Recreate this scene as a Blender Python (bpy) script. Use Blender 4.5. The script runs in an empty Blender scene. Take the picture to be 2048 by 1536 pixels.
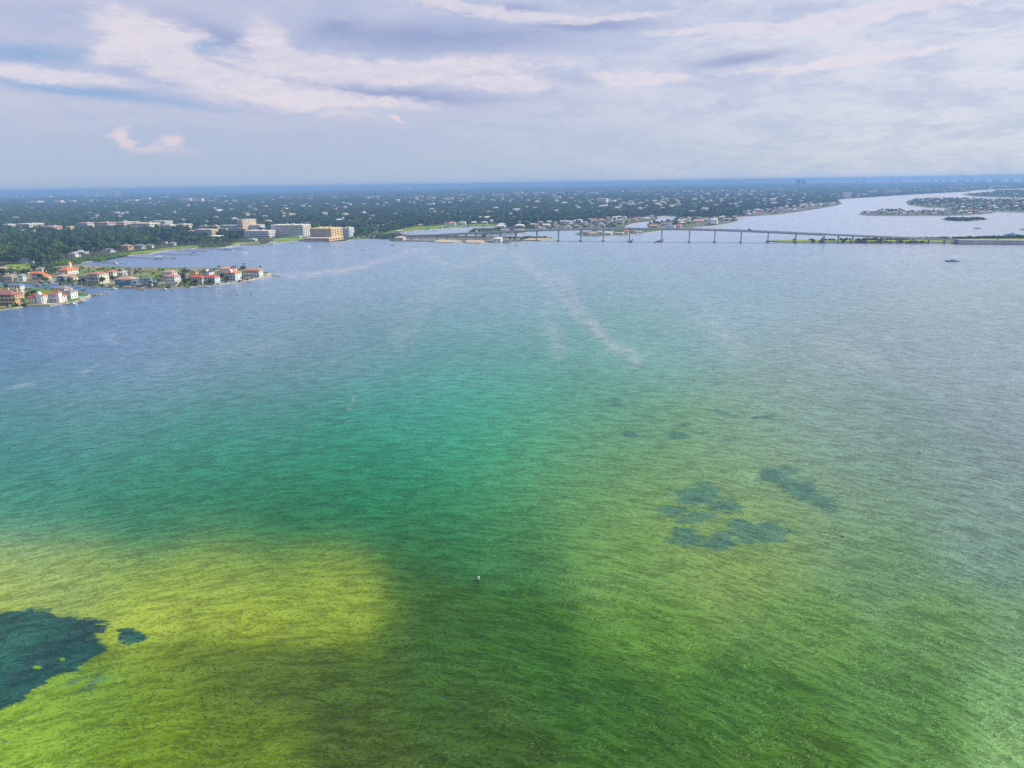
import bpy, math, random
import numpy as np
from mathutils import Matrix, Vector

sc = bpy.context.scene
R = math.radians
# ------------------------------------------------------------------ camera
CAM_H = 110.0
FOC = 1450.0                      # focal length in pixels of a 2048 px wide picture
PITCH = R(15.46)
ROLL = R(0.86)
F_ = Vector((0, math.cos(PITCH), -math.sin(PITCH)))
R0 = Vector((1, 0, 0)); U0 = Vector((0, math.sin(PITCH), math.cos(PITCH)))
CR = math.cos(ROLL) * R0 - math.sin(ROLL) * U0
CU = math.sin(ROLL) * R0 + math.cos(ROLL) * U0
cam_d = bpy.data.cameras.new('camera'); cam = bpy.data.objects.new('camera', cam_d)
sc.collection.objects.link(cam); sc.camera = cam
cam_d.sensor_fit = 'HORIZONTAL'; cam_d.sensor_width = 36.0; cam_d.lens = FOC / 2048 * 36
cam_d.clip_start = 1.0; cam_d.clip_end = 150000.0
m = Matrix.Identity(4)
for i in range(3):
    m[i][0] = CR[i]; m[i][1] = CU[i]; m[i][2] = -F_[i]
m[2][3] = CAM_H
cam.matrix_world = m

# ------------------------------------------------------------------ sun, sky, exposure
SUN_AZ, SUN_EL = R(80), R(39)
SUN_STR = 4.5
SUN_DIR = Vector((math.sin(SUN_AZ) * math.cos(SUN_EL), math.cos(SUN_AZ) * math.cos(SUN_EL), math.sin(SUN_EL)))
sun_d = bpy.data.lights.new('sun', 'SUN'); sun = bpy.data.objects.new('sun', sun_d)
sc.collection.objects.link(sun)
sun_d.energy = SUN_STR; sun_d.angle = R(0.53); sun_d.color = (1.0, 0.92, 0.80)
sun.rotation_euler = SUN_DIR.to_track_quat('Z', 'Y').to_euler()
sc.view_settings.view_transform = 'Standard'; sc.view_settings.look = 'None'
sc.view_settings.exposure = 0.1; sc.view_settings.gamma = 1.0
sc.view_settings.use_curve_mapping = False
sc.cycles.volume_bounces = 1; sc.cycles.max_bounces = 4; sc.cycles.diffuse_bounces = 2
sc.cycles.glossy_bounces = 2; sc.cycles.caustics_reflective = False; sc.cycles.caustics_refractive = False
sc.cycles.sample_clamp_indirect = 4.0; sc.cycles.sample_clamp_direct = 1.15
sc.cycles.use_denoising = False; sc.cycles.denoiser = 'OPENIMAGEDENOISE'; sc.cycles.denoising_input_passes = 'RGB_ALBEDO_NORMAL'; sc.cycles.denoising_prefilter = 'ACCURATE'
sc.cycles.use_adaptive_sampling = True; sc.cycles.adaptive_threshold = 0.01


def ray(px, py):
    return F_ + CR * ((px - 1024) / FOC) + CU * ((768 - py) / FOC)


def gnd(px, py, z=0.0):
    """the point of the level plane z that lies under a picture pixel"""
    d = ray(px, py)
    t = (z - CAM_H) / d.z
    return Vector((d.x * t, d.y * t, z))


def proj(P):
    v = Vector((P[0], P[1], P[2] - CAM_H))
    w = v.dot(F_)
    return (1024 + FOC * v.dot(CR) / w, 768 - FOC * v.dot(CU) / w)


def mpp(P):
    """metres per picture pixel at P"""
    return Vector((P[0], P[1], P[2] - CAM_H)).dot(F_) / FOC


def lin(c):
    return tuple(((x / 255) / 12.92 if x / 255 <= .04045 else ((x / 255 + .055) / 1.055) ** 2.4) for x in c)


class NT:
    """small helper to write node trees"""
    def __init__(s, tree):
        s.t = tree; s.n = tree.nodes; s.l = tree.links

    def new(s, kind, ins=None, **kw):
        n = s.n.new(kind)
        for k, v in kw.items():
            setattr(n, k, v)
        for k, v in (ins or {}).items():
            s.put(n.inputs[k], v)
        return n

    def put(s, sock, v):
        if isinstance(v, bpy.types.NodeSocket):
            s.l.new(v, sock)
        elif isinstance(v, bpy.types.Node):
            s.l.new(v.outputs[0], sock)
        else:
            sock.default_value = v

    def math(s, op, a, b=0.0, c=0.0, clamp=False):
        n = s.n.new('ShaderNodeMath'); n.operation = op; n.use_clamp = clamp
        s.put(n.inputs[0], a); s.put(n.inputs[1], b)
        if op in ('MULTIPLY_ADD', 'SMOOTH_MIN', 'SMOOTH_MAX'):
            s.put(n.inputs[2], c)
        return n.outputs[0]

    def mix(s, f, a, b):
        n = s.n.new('ShaderNodeMix'); n.data_type = 'RGBA'
        s.put(n.inputs[0], f)
        s.put(n.inputs[6], a if not isinstance(a, tuple) else (*a[:3], 1))
        s.put(n.inputs[7], b if not isinstance(b, tuple) else (*b[:3], 1))
        return n.outputs[2]

    def smooth(s, x, lo, hi):
        n = s.n.new('ShaderNodeMapRange'); n.interpolation_type = 'SMOOTHSTEP'
        s.put(n.inputs[0], x)
        n.inputs[1].default_value = lo; n.inputs[2].default_value = hi
        n.inputs[3].default_value = 0; n.inputs[4].default_value = 1
        return n.outputs[0]

    def noise(s, vec, scale, detail=2, rough=.5, dist=0.0, lac=2.0, dims='3D'):
        n = s.n.new('ShaderNodeTexNoise'); n.noise_dimensions = dims
        s.put(n.inputs['Vector'], vec); n.inputs['Scale'].default_value = scale
        n.inputs['Detail'].default_value = detail; n.inputs['Roughness'].default_value = rough
        n.inputs['Distortion'].default_value = dist; n.inputs['Lacunarity'].default_value = lac
        return n.outputs[0]

    def mapping(s, vec, rot=(0, 0, 0), scl=(1, 1, 1), loc=(0, 0, 0)):
        n = s.n.new('ShaderNodeMapping')
        s.put(n.inputs['Vector'], vec)
        n.inputs['Rotation'].default_value = rot; n.inputs['Scale'].default_value = scl; n.inputs['Location'].default_value = loc
        return n.outputs[0]


# ---- sky: a physical sky behind a broken deck of lavender cloud
def azel(px, py):
    d = ray(px, py).normalized()
    return math.atan2(d.x, d.y), math.asin(d.z)


def build_world():
    w = bpy.data.worlds.new('World'); sc.world = w; w.use_nodes = True
    n = NT(w.node_tree); n.n.clear()
    out = n.new('ShaderNodeOutputWorld')
    tc = n.new('ShaderNodeTexCoord')
    sep = n.new('ShaderNodeSeparateXYZ', {0: tc.outputs['Generated']})
    x, y, z = sep.outputs
    sky = n.new('ShaderNodeTexSky', sky_type='NISHITA', sun_disc=False, sun_elevation=SUN_EL, sun_rotation=SUN_AZ)
    sky.air_density = 1.0; sky.dust_density = 1.5; sky.ozone_density = 1.5
    az = n.math('ARCTAN2', x, y)
    el = n.math('ARCSINE', z)
    # flat cloud deck seen in perspective
    zz = n.math('ADD', n.math('MAXIMUM', z, 0.0), 0.045)
    P = n.new('ShaderNodeCombineXYZ', {0: n.math('DIVIDE', x, zz), 1: n.math('DIVIDE', y, zz), 2: 0.0})
    n1 = n.noise(n.mapping(P, scl=(.55, .55, 1), loc=(3.1, 7.7, 0)), 1.0, 6, .58, .6)
    n2 = n.noise(n.mapping(P, rot=(0, 0, .3), scl=(.22, .5, 1), loc=(11, 2, 0)), 1.0, 5, .55, .4)
    # streaky fine texture in azimuth / elevation, its edges frayed by a warp
    AE0 = n.new('ShaderNodeCombineXYZ', {0: az, 1: el, 2: 0.0})
    def vop(op, p, q):
        return n.new('ShaderNodeVectorMath', {0: p, 1: q}, operation=op).outputs[0]
    wz = n.new('ShaderNodeTexNoise', {'Vector': n.mapping(AE0, scl=(16, 40, 1)), 'Scale': 1.0, 'Detail': 7.0, 'Roughness': .6}).outputs['Color']
    AE = vop('ADD', AE0, vop('MULTIPLY', vop('SUBTRACT', wz, (.5, .5, .5)), (.05, .014, 0)))
    sp2 = n.new('ShaderNodeSeparateXYZ', {0: AE}); az, ew = sp2.outputs[0], sp2.outputs[1]
    wob = n.noise(n.mapping(AE, rot=(0, 0, -.06), scl=(8, 30, 1)), 1.0, 9, .66, .3)
    wob2 = n.noise(n.mapping(AE, rot=(0, 0, .05), scl=(40, 120, 1)), 1.0, 8, .7)
    puff = n.noise(n.mapping(AE0, scl=(75, 80, 1)), 1.0, 8, .66)
    wv = n.math('SUBTRACT', n.math('MULTIPLY_ADD', wob2, .75, n.math('MULTIPLY', wob, 1.15)), .95)

    def blob(px, py, rx, ry, rot=0.0, amp=2.2, nz=None):
        a, e = azel(px, py)
        ca, sa = math.cos(R(rot)), math.sin(R(rot))
        dx = n.math('SUBTRACT', az, a); dy = n.math('SUBTRACT', ew, e)
        u = n.math('ADD', n.math('MULTIPLY', dx, ca / rx * FOC), n.math('MULTIPLY', dy, sa / rx * FOC))
        v = n.math('ADD', n.math('MULTIPLY', dx, -sa / ry * FOC), n.math('MULTIPLY', dy, ca / ry * FOC))
        d = n.math('SQRT', n.math('ADD', n.math('MULTIPLY', u, u), n.math('MULTIPLY', v, v)))
        return n.math('MULTIPLY_ADD', nz if nz is not None else wv, amp, n.math('SUBTRACT', 1.0, d))

    def union(lst):
        r = lst[0]
        for b in lst[1:]:
            r = n.math('SMOOTH_MAX', r, b, .25)
        return r
    white = union([blob(295, 62, 95, 30, -8, 1.2), blob(255, 95, 75, 26, 25, 1.2), blob(350, 125, 150, 34, -22, 1.3), blob(545, 95, 55, 38, -30, 1.2),
                   blob(470, 165, 190, 30, -12, 1.3), blob(640, 135, 200, 28, -4, 1.3), blob(850, 140, 260, 22, 2, 1.3), blob(1000, 163, 110, 18, -4, 1.3),
                   blob(620, 195, 230, 13, -3, 1.3), blob(80, 148, 150, 14, -3, 1.4), blob(1030, 32, 120, 9, -2, 1.9), blob(1230, 35, 110, 6, 2, 2.0), blob(900, 10, 170, 10, -8, 1.8), blob(1750, 25, 240, 14, 4, 2.0), blob(1650, 128, 220, 9, 3, 2.0), blob(1480, 55, 160, 8, 0, 2.0),
                   blob(1230, 150, 60, 9, 0, 1.7), blob(1330, 158, 90, 9, 2, 1.7)])
    heap_n = n.math('SUBTRACT', n.math('MULTIPLY_ADD', puff, .9, n.math('MULTIPLY', wob2, .25)), .57)
    heaps = union([blob(236, 270, 20, 16, 0, 1.9, heap_n), blob(258, 290, 30, 16, -30, 1.9, heap_n), blob(338, 287, 30, 15, 0, 1.9, heap_n),
                   blob(325, 304, 74, 10, -4, 1.9, heap_n), blob(792, 235, 18, 8, -20, 1.7, heap_n)])
    dark = union([blob(880, 75, 260, 26, 0, 1.5), blob(680, 60, 70, 22, 0, 1.4), blob(960, 150, 46, 7, 0, 1.2), blob(470, 175, 38, 5, 3, 1.2), blob(430, 80, 110, 26, -10, 1.3),
                  blob(1000, 20, 90, 8, 0, 1.4), blob(1180, 52, 130, 12, 0, 1.4), 
                  blob(800, 190, 190, 15, -4, 1.5), blob(1480, 120, 90, 10, 4, 1.5)])
    gaps = union([blob(170, 180, 230, 13, -6, 1.4), blob(60, 105, 150, 18, 0, 1.4), blob(420, 95, 60, 14, -10, 1.2)])
    whitef = n.smooth(white, -.3, .5)
    heapf = n.math('MULTIPLY', n.smooth(heaps, -.05, .75), n.smooth(ew, azel(300, 322)[1], azel(300, 282)[1]))
    darkf = n.smooth(dark, -.6, 1.0)
    gapf = n.smooth(gaps, -.4, 1.0)
    # colours
    hor, mid, top = lin((178, 194, 218)), lin((179, 188, 219)), lin((178, 188, 222))
    deck = n.mix(n.smooth(el, 0.0, .12), hor, mid)
    deck = n.mix(n.smooth(el, .13, .6), deck, lin((150, 168, 208)))
    lift = n.smooth(n.math('MULTIPLY_ADD', n2, .3, n.math('MULTIPLY_ADD', n1, .25, n.math('MULTIPLY', wob, .45))), .40, .62)
    elf = n.smooth(el, .035, .10)
    deck = n.mix(n.math('MULTIPLY', n.math('MULTIPLY', lift, elf), .55), deck, lin((212, 209, 224)))
    # the deck thins and brightens towards the sun
    sund = n.new('ShaderNodeVectorMath', {0: tc.outputs['Generated'], 1: tuple(SUN_DIR)}, operation='DOT_PRODUCT').outputs['Value']
    bright = n.smooth(sund, -.1, .85)
    deck = n.mix(n.math('MULTIPLY', bright, n.math('MULTIPLY_ADD', n.smooth(n.math('MULTIPLY_ADD', wob2, .35, n.math('MULTIPLY', wob, .65)), .38, .60), .68, .22)), deck, lin((230, 231, 238)))
    deck = n.mix(n.math('MULTIPLY', darkf, .85), deck, lin((147, 160, 203)))
    deck = n.mix(n.math('MULTIPLY', gapf, .85), deck, lin((140, 172, 216)))
    body = n.math('MULTIPLY_ADD', n.smooth(n.math('MULTIPLY_ADD', wob2, .6, n.math('MULTIPLY', n2, .4)), .36, .60), .42, .58)
    deck = n.mix(n.math('MULTIPLY', n.math('MULTIPLY', whitef, body), .98), deck, lin((229, 221, 231)))
    deck = n.mix(n.math('MULTIPLY', heapf, .9), deck, lin((230, 212, 224)))
    bgs = n.new('ShaderNodeBackground', {0: sky, 1: 0.09})
    bgc = n.new('ShaderNodeBackground', {0: deck, 1: 1.0})
    mx = n.new('ShaderNodeMixShader', {0: .86, 1: bgs, 2: bgc})
    n.put(out.inputs[0], mx)
    w.cycles.sampling_method = 'MANUAL'; w.cycles.sample_map_resolution = 512


build_world()

# ------------------------------------------------------------------ object helpers
COL = sc.collection


def link(name, mesh, parent=None, loc=None, rotz=None):
    o = bpy.data.objects.new(name, mesh); COL.objects.link(o)
    if parent is not None:
        o.parent = parent
    if loc is not None:
        o.location = loc
    if rotz is not None:
        o.rotation_euler = (0, 0, rotz)
    return o


def thing(name, label, cat, loc=(0, 0, 0), rotz=0.0, group=None, mesh=None):
    o = link(name, mesh, None, loc, rotz)
    return tag(o, label, cat, group)


def tag(o, label, cat, group=None):
    o['label'] = label; o['category'] = cat
    if group:
        o['group'] = group
    return o


class MB:
    def __init__(s):
        s.v = []; s.f = []; s.mi = []; s.m = 0

    def add(s, vs, fs, mi=None):
        b = len(s.v)
        s.v += [tuple(p) for p in vs]
        for f in fs:
            s.f.append([i + b for i in f]); s.mi.append(s.m if mi is None else mi)
        return s

    def box(s, x0, x1, y0, y1, z0, z1, mi=None):
        return s.add([(x0, y0, z0), (x1, y0, z0), (x1, y1, z0), (x0, y1, z0), (x0, y0, z1), (x1, y0, z1), (x1, y1, z1), (x0, y1, z1)],
                     [(0, 3, 2, 1), (4, 5, 6, 7), (0, 1, 5, 4), (1, 2, 6, 5), (2, 3, 7, 6), (3, 0, 4, 7)], mi)

    def prism(s, ring0, ring1, mi=None, caps=True):
        k = len(ring0)
        fs = [(i, (i + 1) % k, k + (i + 1) % k, k + i) for i in range(k)]
        if caps:
            fs += [tuple(range(k - 1, -1, -1)), tuple(range(k, 2 * k))]
        return s.add(list(ring0) + list(ring1), fs, mi)

    def tube(s, path, radii, k=6, mi=None):
        vs, fs = [], []
        for i, (p, r) in enumerate(zip(path, radii)):
            p = Vector(p)
            a = Vector(path[min(i + 1, len(path) - 1)]) - Vector(path[max(i - 1, 0)])
            q = a.to_track_quat('Z', 'Y')
            for j in range(k):
                t = 2 * math.pi * j / k
                vs.append(p + q @ Vector((r * math.cos(t), r * math.sin(t), 0)))
        for i in range(len(path) - 1):
            for j in range(k):
                fs.append((i * k + j, i * k + (j + 1) % k, (i + 1) * k + (j + 1) % k, (i + 1) * k + j))
        fs += [tuple(range(k - 1, -1, -1)), tuple(range((len(path) - 1) * k, len(path) * k))]
        return s.add(vs, fs, mi)

    def mesh(s, name, mats):
        me = bpy.data.meshes.new(name)
        me.from_pydata(s.v, [], s.f)
        for mt in (mats if isinstance(mats, (list, tuple)) else [mats]):
            me.materials.append(mt)
        if len(me.materials) > 1:
            me.polygons.foreach_set('material_index', s.mi)
        me.update()
        return me

    def obj(s, name, mats, parent=None, loc=None, rotz=None):
        return link(name, s.mesh(name, mats), parent, loc, rotz)


_mats = {}


def mat(col, rough=.7, var=.14, scale=.35, spec=.3, metal=0.0):
    """a painted, rendered or wooden surface: base colour with weathering noise"""
    key = (tuple(round(c, 3) for c in col), rough, var, scale, metal)
    if key in _mats:
        return _mats[key]
    mt = bpy.data.materials.new('surface'); mt.use_nodes = True
    n = NT(mt.node_tree); b = n.n['Principled BSDF']
    tc = n.new('ShaderNodeTexCoord')
    nz = n.noise(tc.outputs['Object'], scale, 5, .6)
    c0 = tuple(max(0, c * (1 - var * 1.6)) for c in col); c1 = tuple(min(1, c * (1 + var)) for c in col)
    n.put(b.inputs['Base Color'], n.mix(n.smooth(nz, .25, .75), c0, c1))
    b.inputs['Roughness'].default_value = rough; b.inputs['Metallic'].default_value = metal
    b.inputs['Specular IOR Level'].default_value = spec
    _mats[key] = mt
    return mt


def roof_mat(col):
    key = ('roof', tuple(round(c, 3) for c in col))
    if key in _mats:
        return _mats[key]
    mt = bpy.data.materials.new('roof_tiles'); mt.use_nodes = True
    n = NT(mt.node_tree); b = n.n['Principled BSDF']
    tc = n.new('ShaderNodeTexCoord')
    nz = n.noise(tc.outputs['Object'], .5, 6, .65)
    fine = n.noise(n.mapping(tc.outputs['Object'], scl=(3, 3, 9)), 1.0, 2, .5)
    f = n.smooth(n.math('MULTIPLY_ADD', fine, .5, n.math('MULTIPLY', nz, .5)), .3, .7)
    n.put(b.inputs['Base Color'], n.mix(f, tuple(c * .72 for c in col), tuple(min(1, c * 1.18) for c in col)))
    b.inputs['Roughness'].default_value = .8; b.inputs['Specular IOR Level'].default_value = .2
    _mats[key] = mt
    return mt


GLASS = mat((.035, .06, .10), .12, .3, .2, .5)
WHITE = mat((.74, .73, .70)); CREAM = mat((.70, .60, .45)); CONC = mat((.36, .36, .34), .85, .12, .15)
WOOD = mat((.30, .24, .18), .85, .25, .6); DARKWOOD = mat((.12, .10, .08), .85, .25, .6); TRIM = mat((.66, .66, .64))
SAND = mat((.52, .42, .30), .9, .18, .06)
ASPH = mat((.13, .13, .135), .9, .15, .05)

# ------------------------------------------------------------------ water
HAZE_C, HAZE_D = (.30, .52, .88), 1.2e-4
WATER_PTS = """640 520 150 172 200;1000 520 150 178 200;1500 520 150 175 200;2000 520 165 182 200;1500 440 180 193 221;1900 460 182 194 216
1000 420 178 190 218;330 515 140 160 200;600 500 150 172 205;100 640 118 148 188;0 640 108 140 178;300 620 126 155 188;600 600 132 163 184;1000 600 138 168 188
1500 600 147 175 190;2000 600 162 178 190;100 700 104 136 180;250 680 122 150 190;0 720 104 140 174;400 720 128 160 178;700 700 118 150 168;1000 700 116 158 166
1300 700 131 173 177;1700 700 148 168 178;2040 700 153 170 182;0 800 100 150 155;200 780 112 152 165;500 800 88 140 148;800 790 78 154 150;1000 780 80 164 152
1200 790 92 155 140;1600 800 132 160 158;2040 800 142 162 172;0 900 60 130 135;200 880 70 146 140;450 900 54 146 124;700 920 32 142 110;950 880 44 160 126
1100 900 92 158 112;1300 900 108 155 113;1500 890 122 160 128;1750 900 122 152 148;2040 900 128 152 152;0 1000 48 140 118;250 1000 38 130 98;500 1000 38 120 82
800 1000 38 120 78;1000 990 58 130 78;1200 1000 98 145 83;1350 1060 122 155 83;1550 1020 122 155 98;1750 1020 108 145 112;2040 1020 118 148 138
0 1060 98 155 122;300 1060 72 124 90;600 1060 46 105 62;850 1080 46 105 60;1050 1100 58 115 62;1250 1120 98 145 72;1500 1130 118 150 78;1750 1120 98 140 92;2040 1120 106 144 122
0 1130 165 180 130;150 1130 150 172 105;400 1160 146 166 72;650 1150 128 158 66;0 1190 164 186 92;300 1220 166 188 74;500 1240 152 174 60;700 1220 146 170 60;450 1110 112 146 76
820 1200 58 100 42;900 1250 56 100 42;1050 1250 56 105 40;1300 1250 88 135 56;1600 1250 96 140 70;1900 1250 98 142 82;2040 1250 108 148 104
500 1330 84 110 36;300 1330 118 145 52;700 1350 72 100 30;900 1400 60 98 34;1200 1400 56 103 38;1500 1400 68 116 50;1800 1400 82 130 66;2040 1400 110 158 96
0 1480 134 173 60;100 1450 128 165 58;300 1450 108 140 42;500 1500 98 126 28;700 1500 72 95 20;1000 1520 60 93 30;1300 1520 60 101 34;1600 1520 72 114 44;1850 1500 88 135 66;2040 1520 124 170 102;200 1380 112 150 58;420 1314 90 116 40;560 1320 78 104 34;660 1312 78 106 34;795 1130 58 106 54;805 1260 56 96 38"""  # water colours; points at the lower right are lightened for sun glint


def pip(poly, X, Y):
    """which points lie inside a polygon"""
    X = np.asarray(X); Y = np.asarray(Y); ins = np.zeros(X.shape, bool)
    n = len(poly)
    for i in range(n):
        x0, y0 = poly[i]; x1, y1 = poly[(i + 1) % n]
        if y0 == y1:
            continue
        c = ((y0 > Y) != (y1 > Y)) & (X < (x1 - x0) * (Y - y0) / (y1 - y0) + x0)
        ins ^= c
    return ins


def pdist(line, X, Y, closed=False):
    """distance of points to a polyline"""
    d = np.full(np.shape(X), 1e12)
    k = len(line)
    for i in range(k if closed else k - 1):
        (x0, y0), (x1, y1) = line[i], line[(i + 1) % k]
        dx, dy = x1 - x0, y1 - y0
        L = dx * dx + dy * dy or 1e-9
        t = np.clip(((X - x0) * dx + (Y - y0) * dy) / L, 0, 1)
        d = np.minimum(d, (X - x0 - t * dx) ** 2 + (Y - y0 - t * dy) ** 2)
    return np.sqrt(d)


def projn(X, Y, Z=0.0):
    vx, vy, vz = X, Y, Z - CAM_H
    w = np.maximum(vx * F_.x + vy * F_.y + vz * F_.z, 1e-3)
    return 1024 + FOC * (vx * CR.x + vy * CR.y + vz * CR.z) / w, 768 - FOC * (vx * CU.x + vy * CU.y + vz * CU.z) / w


def build_water():
    dep = np.concatenate([np.arange(60, 44, -1.0), np.arange(44, .3, -.12), [.3, .22, .17, .13]])
    rr = CAM_H / np.tan(np.radians(dep))
    az = np.radians(np.concatenate([np.arange(-180, -44, 8), np.arange(-40, 40.01, .14), np.arange(48, 180, 8)]))
    nr, na = len(rr), len(az)
    RR, AA = np.meshgrid(rr, az, indexing='ij')
    X, Y = RR * np.sin(AA), RR * np.cos(AA)
    px, py = projn(X, Y)
    behind = np.abs(AA) > R(60)
    px = np.where(behind, np.where(AA > 0, 2300, -250), np.clip(px, -250, 2300)); py = np.clip(np.where(behind, 1500, py), 380, 1600)
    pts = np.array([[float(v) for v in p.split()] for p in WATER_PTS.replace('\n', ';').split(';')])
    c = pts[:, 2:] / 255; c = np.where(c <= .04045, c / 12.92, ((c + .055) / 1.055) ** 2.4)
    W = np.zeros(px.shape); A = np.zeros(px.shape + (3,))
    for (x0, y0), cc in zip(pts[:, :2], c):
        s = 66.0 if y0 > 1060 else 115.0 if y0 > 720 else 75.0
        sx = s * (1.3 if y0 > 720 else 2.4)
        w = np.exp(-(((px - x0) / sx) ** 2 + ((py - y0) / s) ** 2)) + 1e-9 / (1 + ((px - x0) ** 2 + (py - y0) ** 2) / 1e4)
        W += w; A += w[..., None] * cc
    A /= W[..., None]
    # sand bar
    bar = [(-300, 1085), (0, 1092), (200, 1098), (420, 1112), (600, 1105), (700, 1108), (752, 1135), (765, 1190), (758, 1240), (725, 1278), (640, 1290), (540, 1288), (430, 1278), (370, 1272), (330, 1280), (290, 1292), (235, 1300), (180, 1290), (0, 1300), (-300, 1300)]
    d = pdist(bar, px, py, True); ins = pip(bar, px, py)
    sd = np.where(ins, d, -d)
    wd = np.where(py > 1250, 16.0, 55.0)
    f = np.clip((sd + wd) / (2 * wd), 0, 1); f = f * f * (3 - 2 * f)
    sandc = np.array(lin((156, 178, 68)))
    A = A * (1 - .4 * f[..., None]) + sandc * .4 * f[..., None]
    # take out most sky mirror; far reflection and corner sun glint stay painted in
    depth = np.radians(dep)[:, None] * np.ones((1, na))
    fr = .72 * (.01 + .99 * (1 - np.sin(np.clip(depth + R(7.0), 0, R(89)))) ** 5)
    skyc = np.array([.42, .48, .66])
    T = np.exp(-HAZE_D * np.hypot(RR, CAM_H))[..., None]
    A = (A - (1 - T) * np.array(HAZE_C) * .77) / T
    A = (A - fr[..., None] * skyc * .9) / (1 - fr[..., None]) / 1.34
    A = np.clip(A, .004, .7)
    # seagrass
    G = np.full(px.shape, -1.0)
    gp = [(-400, 1215), (-100, 1222), (0, 1224), (60, 1217), (102, 1221), (115, 1229), (150, 1232), (180, 1238), (232, 1244), (222, 1256), (195, 1276), (215, 1288), (214, 1302), (172, 1326), (150, 1345), (128, 1346), (95, 1362), (62, 1384), (45, 1400), (12, 1414), (0, 1428), (-60, 1470), (-400, 1600)]
    dd = pdist(gp, px, py, True); ii = pip(gp, px, py)
    G = np.maximum(G, np.where(ii, dd, -dd) / 10.0)
    def ell(x, y, a, b, k=1.0, rot=0.0):
        ca, sa = math.cos(R(rot)), math.sin(R(rot))
        u = ((px - x) * ca + (py - y) * sa) / a; v = (-(px - x) * sa + (py - y) * ca) / b
        return (1 - np.sqrt(u * u + v * v)) * k
    for (x, y, a, b) in ((74, 1334, 11, 3.2), (125, 1319, 6, 2.6)):
        G = np.where(ell(x, y, a, b) > -1.5, np.minimum(G, -ell(x, y, a, b) * 1.5), G)
    G = np.maximum(G, np.maximum(ell(254, 1272, 25, 14), ell(274, 1275, 20, 8)) * 1.5)
    soft = np.full(px.shape, -1.0)
    for e in ((1400, 990, 52, 24), (1345, 1022, 36, 11), (1385, 1036, 50, 18), (1442, 1012, 48, 16), (1372, 1075, 42, 22), (1440, 1084, 42, 20), (1515, 1066, 80, 27), (1475, 1048, 36, 11),
              (1550, 950, 52, 20, 1, 0), (1598, 975, 60, 24, 1, 25), (1642, 1003, 38, 20, 1, 20), (1258, 869, 18, 8, .75), (1352, 870, 25, 10, .75), (1414, 865, 20, 6, .35), (1372, 847, 18, 6, .35), (1458, 879, 16, 6, .35), (1452, 826, 24, 6, .35), (1232, 806, 24, 7, .35), (1530, 836, 22, 6, .35),
              (200, 1358, 40, 8, .5, -25), (150, 1362, 30, 8, .6, -25)):
        soft = np.maximum(soft, ell(*e))
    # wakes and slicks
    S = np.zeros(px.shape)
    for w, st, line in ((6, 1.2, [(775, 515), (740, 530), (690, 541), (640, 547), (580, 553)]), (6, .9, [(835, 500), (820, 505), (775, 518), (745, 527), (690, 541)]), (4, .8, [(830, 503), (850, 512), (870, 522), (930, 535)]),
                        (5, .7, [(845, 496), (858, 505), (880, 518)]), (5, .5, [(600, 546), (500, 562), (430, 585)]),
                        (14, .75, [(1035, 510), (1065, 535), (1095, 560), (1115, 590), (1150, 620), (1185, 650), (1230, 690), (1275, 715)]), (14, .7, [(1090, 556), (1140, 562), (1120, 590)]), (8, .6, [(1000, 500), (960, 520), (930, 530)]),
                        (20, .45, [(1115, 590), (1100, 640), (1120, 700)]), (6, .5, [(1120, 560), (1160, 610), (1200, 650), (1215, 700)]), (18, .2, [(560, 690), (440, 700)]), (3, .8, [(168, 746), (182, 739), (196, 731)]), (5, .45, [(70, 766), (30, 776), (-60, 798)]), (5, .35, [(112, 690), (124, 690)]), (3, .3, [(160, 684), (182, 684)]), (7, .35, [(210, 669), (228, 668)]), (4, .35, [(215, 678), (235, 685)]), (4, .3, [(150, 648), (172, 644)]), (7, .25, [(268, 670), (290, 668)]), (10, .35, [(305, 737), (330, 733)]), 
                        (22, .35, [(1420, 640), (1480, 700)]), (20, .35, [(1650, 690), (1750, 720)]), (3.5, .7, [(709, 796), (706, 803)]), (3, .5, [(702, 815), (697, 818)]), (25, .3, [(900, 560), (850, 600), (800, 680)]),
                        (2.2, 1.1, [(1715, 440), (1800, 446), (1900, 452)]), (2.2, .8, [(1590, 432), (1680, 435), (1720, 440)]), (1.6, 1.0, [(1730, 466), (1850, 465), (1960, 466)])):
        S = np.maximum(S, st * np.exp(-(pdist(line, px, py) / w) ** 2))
    verts = np.stack([X, Y, np.zeros_like(X)], -1).reshape(-1, 3)
    idx = np.arange(nr * na).reshape(nr, na)
    nxt = np.roll(idx, -1, axis=1)
    quads = np.stack([idx[:-1], idx[1:], nxt[1:], nxt[:-1]], -1).reshape(-1, 4)
    # outward rows: keep normals up
    me = bpy.data.meshes.new('water')
    nv = len(verts); nq = len(quads)
    me.vertices.add(nv + 1)
    me.vertices.foreach_set('co', np.concatenate([verts, [[0, 0, 0]]]).ravel())
    fan = np.stack([np.full(na, nv), idx[0], nxt[0]], -1)
    loops = np.concatenate([quads.ravel(), fan.ravel()])
    me.loops.add(len(loops)); me.loops.foreach_set('vertex_index', loops.astype(np.int32))
    me.polygons.add(nq + na)
    me.polygons.foreach_set('loop_start', np.concatenate([np.arange(nq) * 4, nq * 4 + np.arange(na) * 3]).astype(np.int32))
    me.update(calc_edges=True); me.validate()
    if me.polygons[0].normal.z < 0:
        me.flip_normals()
    def attr(nm, arr, last, typ):
        a = me.attributes.new(nm, typ, 'POINT')
        if typ == 'FLOAT_COLOR':
            v = np.concatenate([arr.reshape(-1, 3), [last]]); v = np.concatenate([v, np.ones((len(v), 1))], 1)
            a.data.foreach_set('color', v.ravel().astype(np.float32))
        else:
            a.data.foreach_set('value', np.append(arr.ravel(), last).astype(np.float32))
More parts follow.
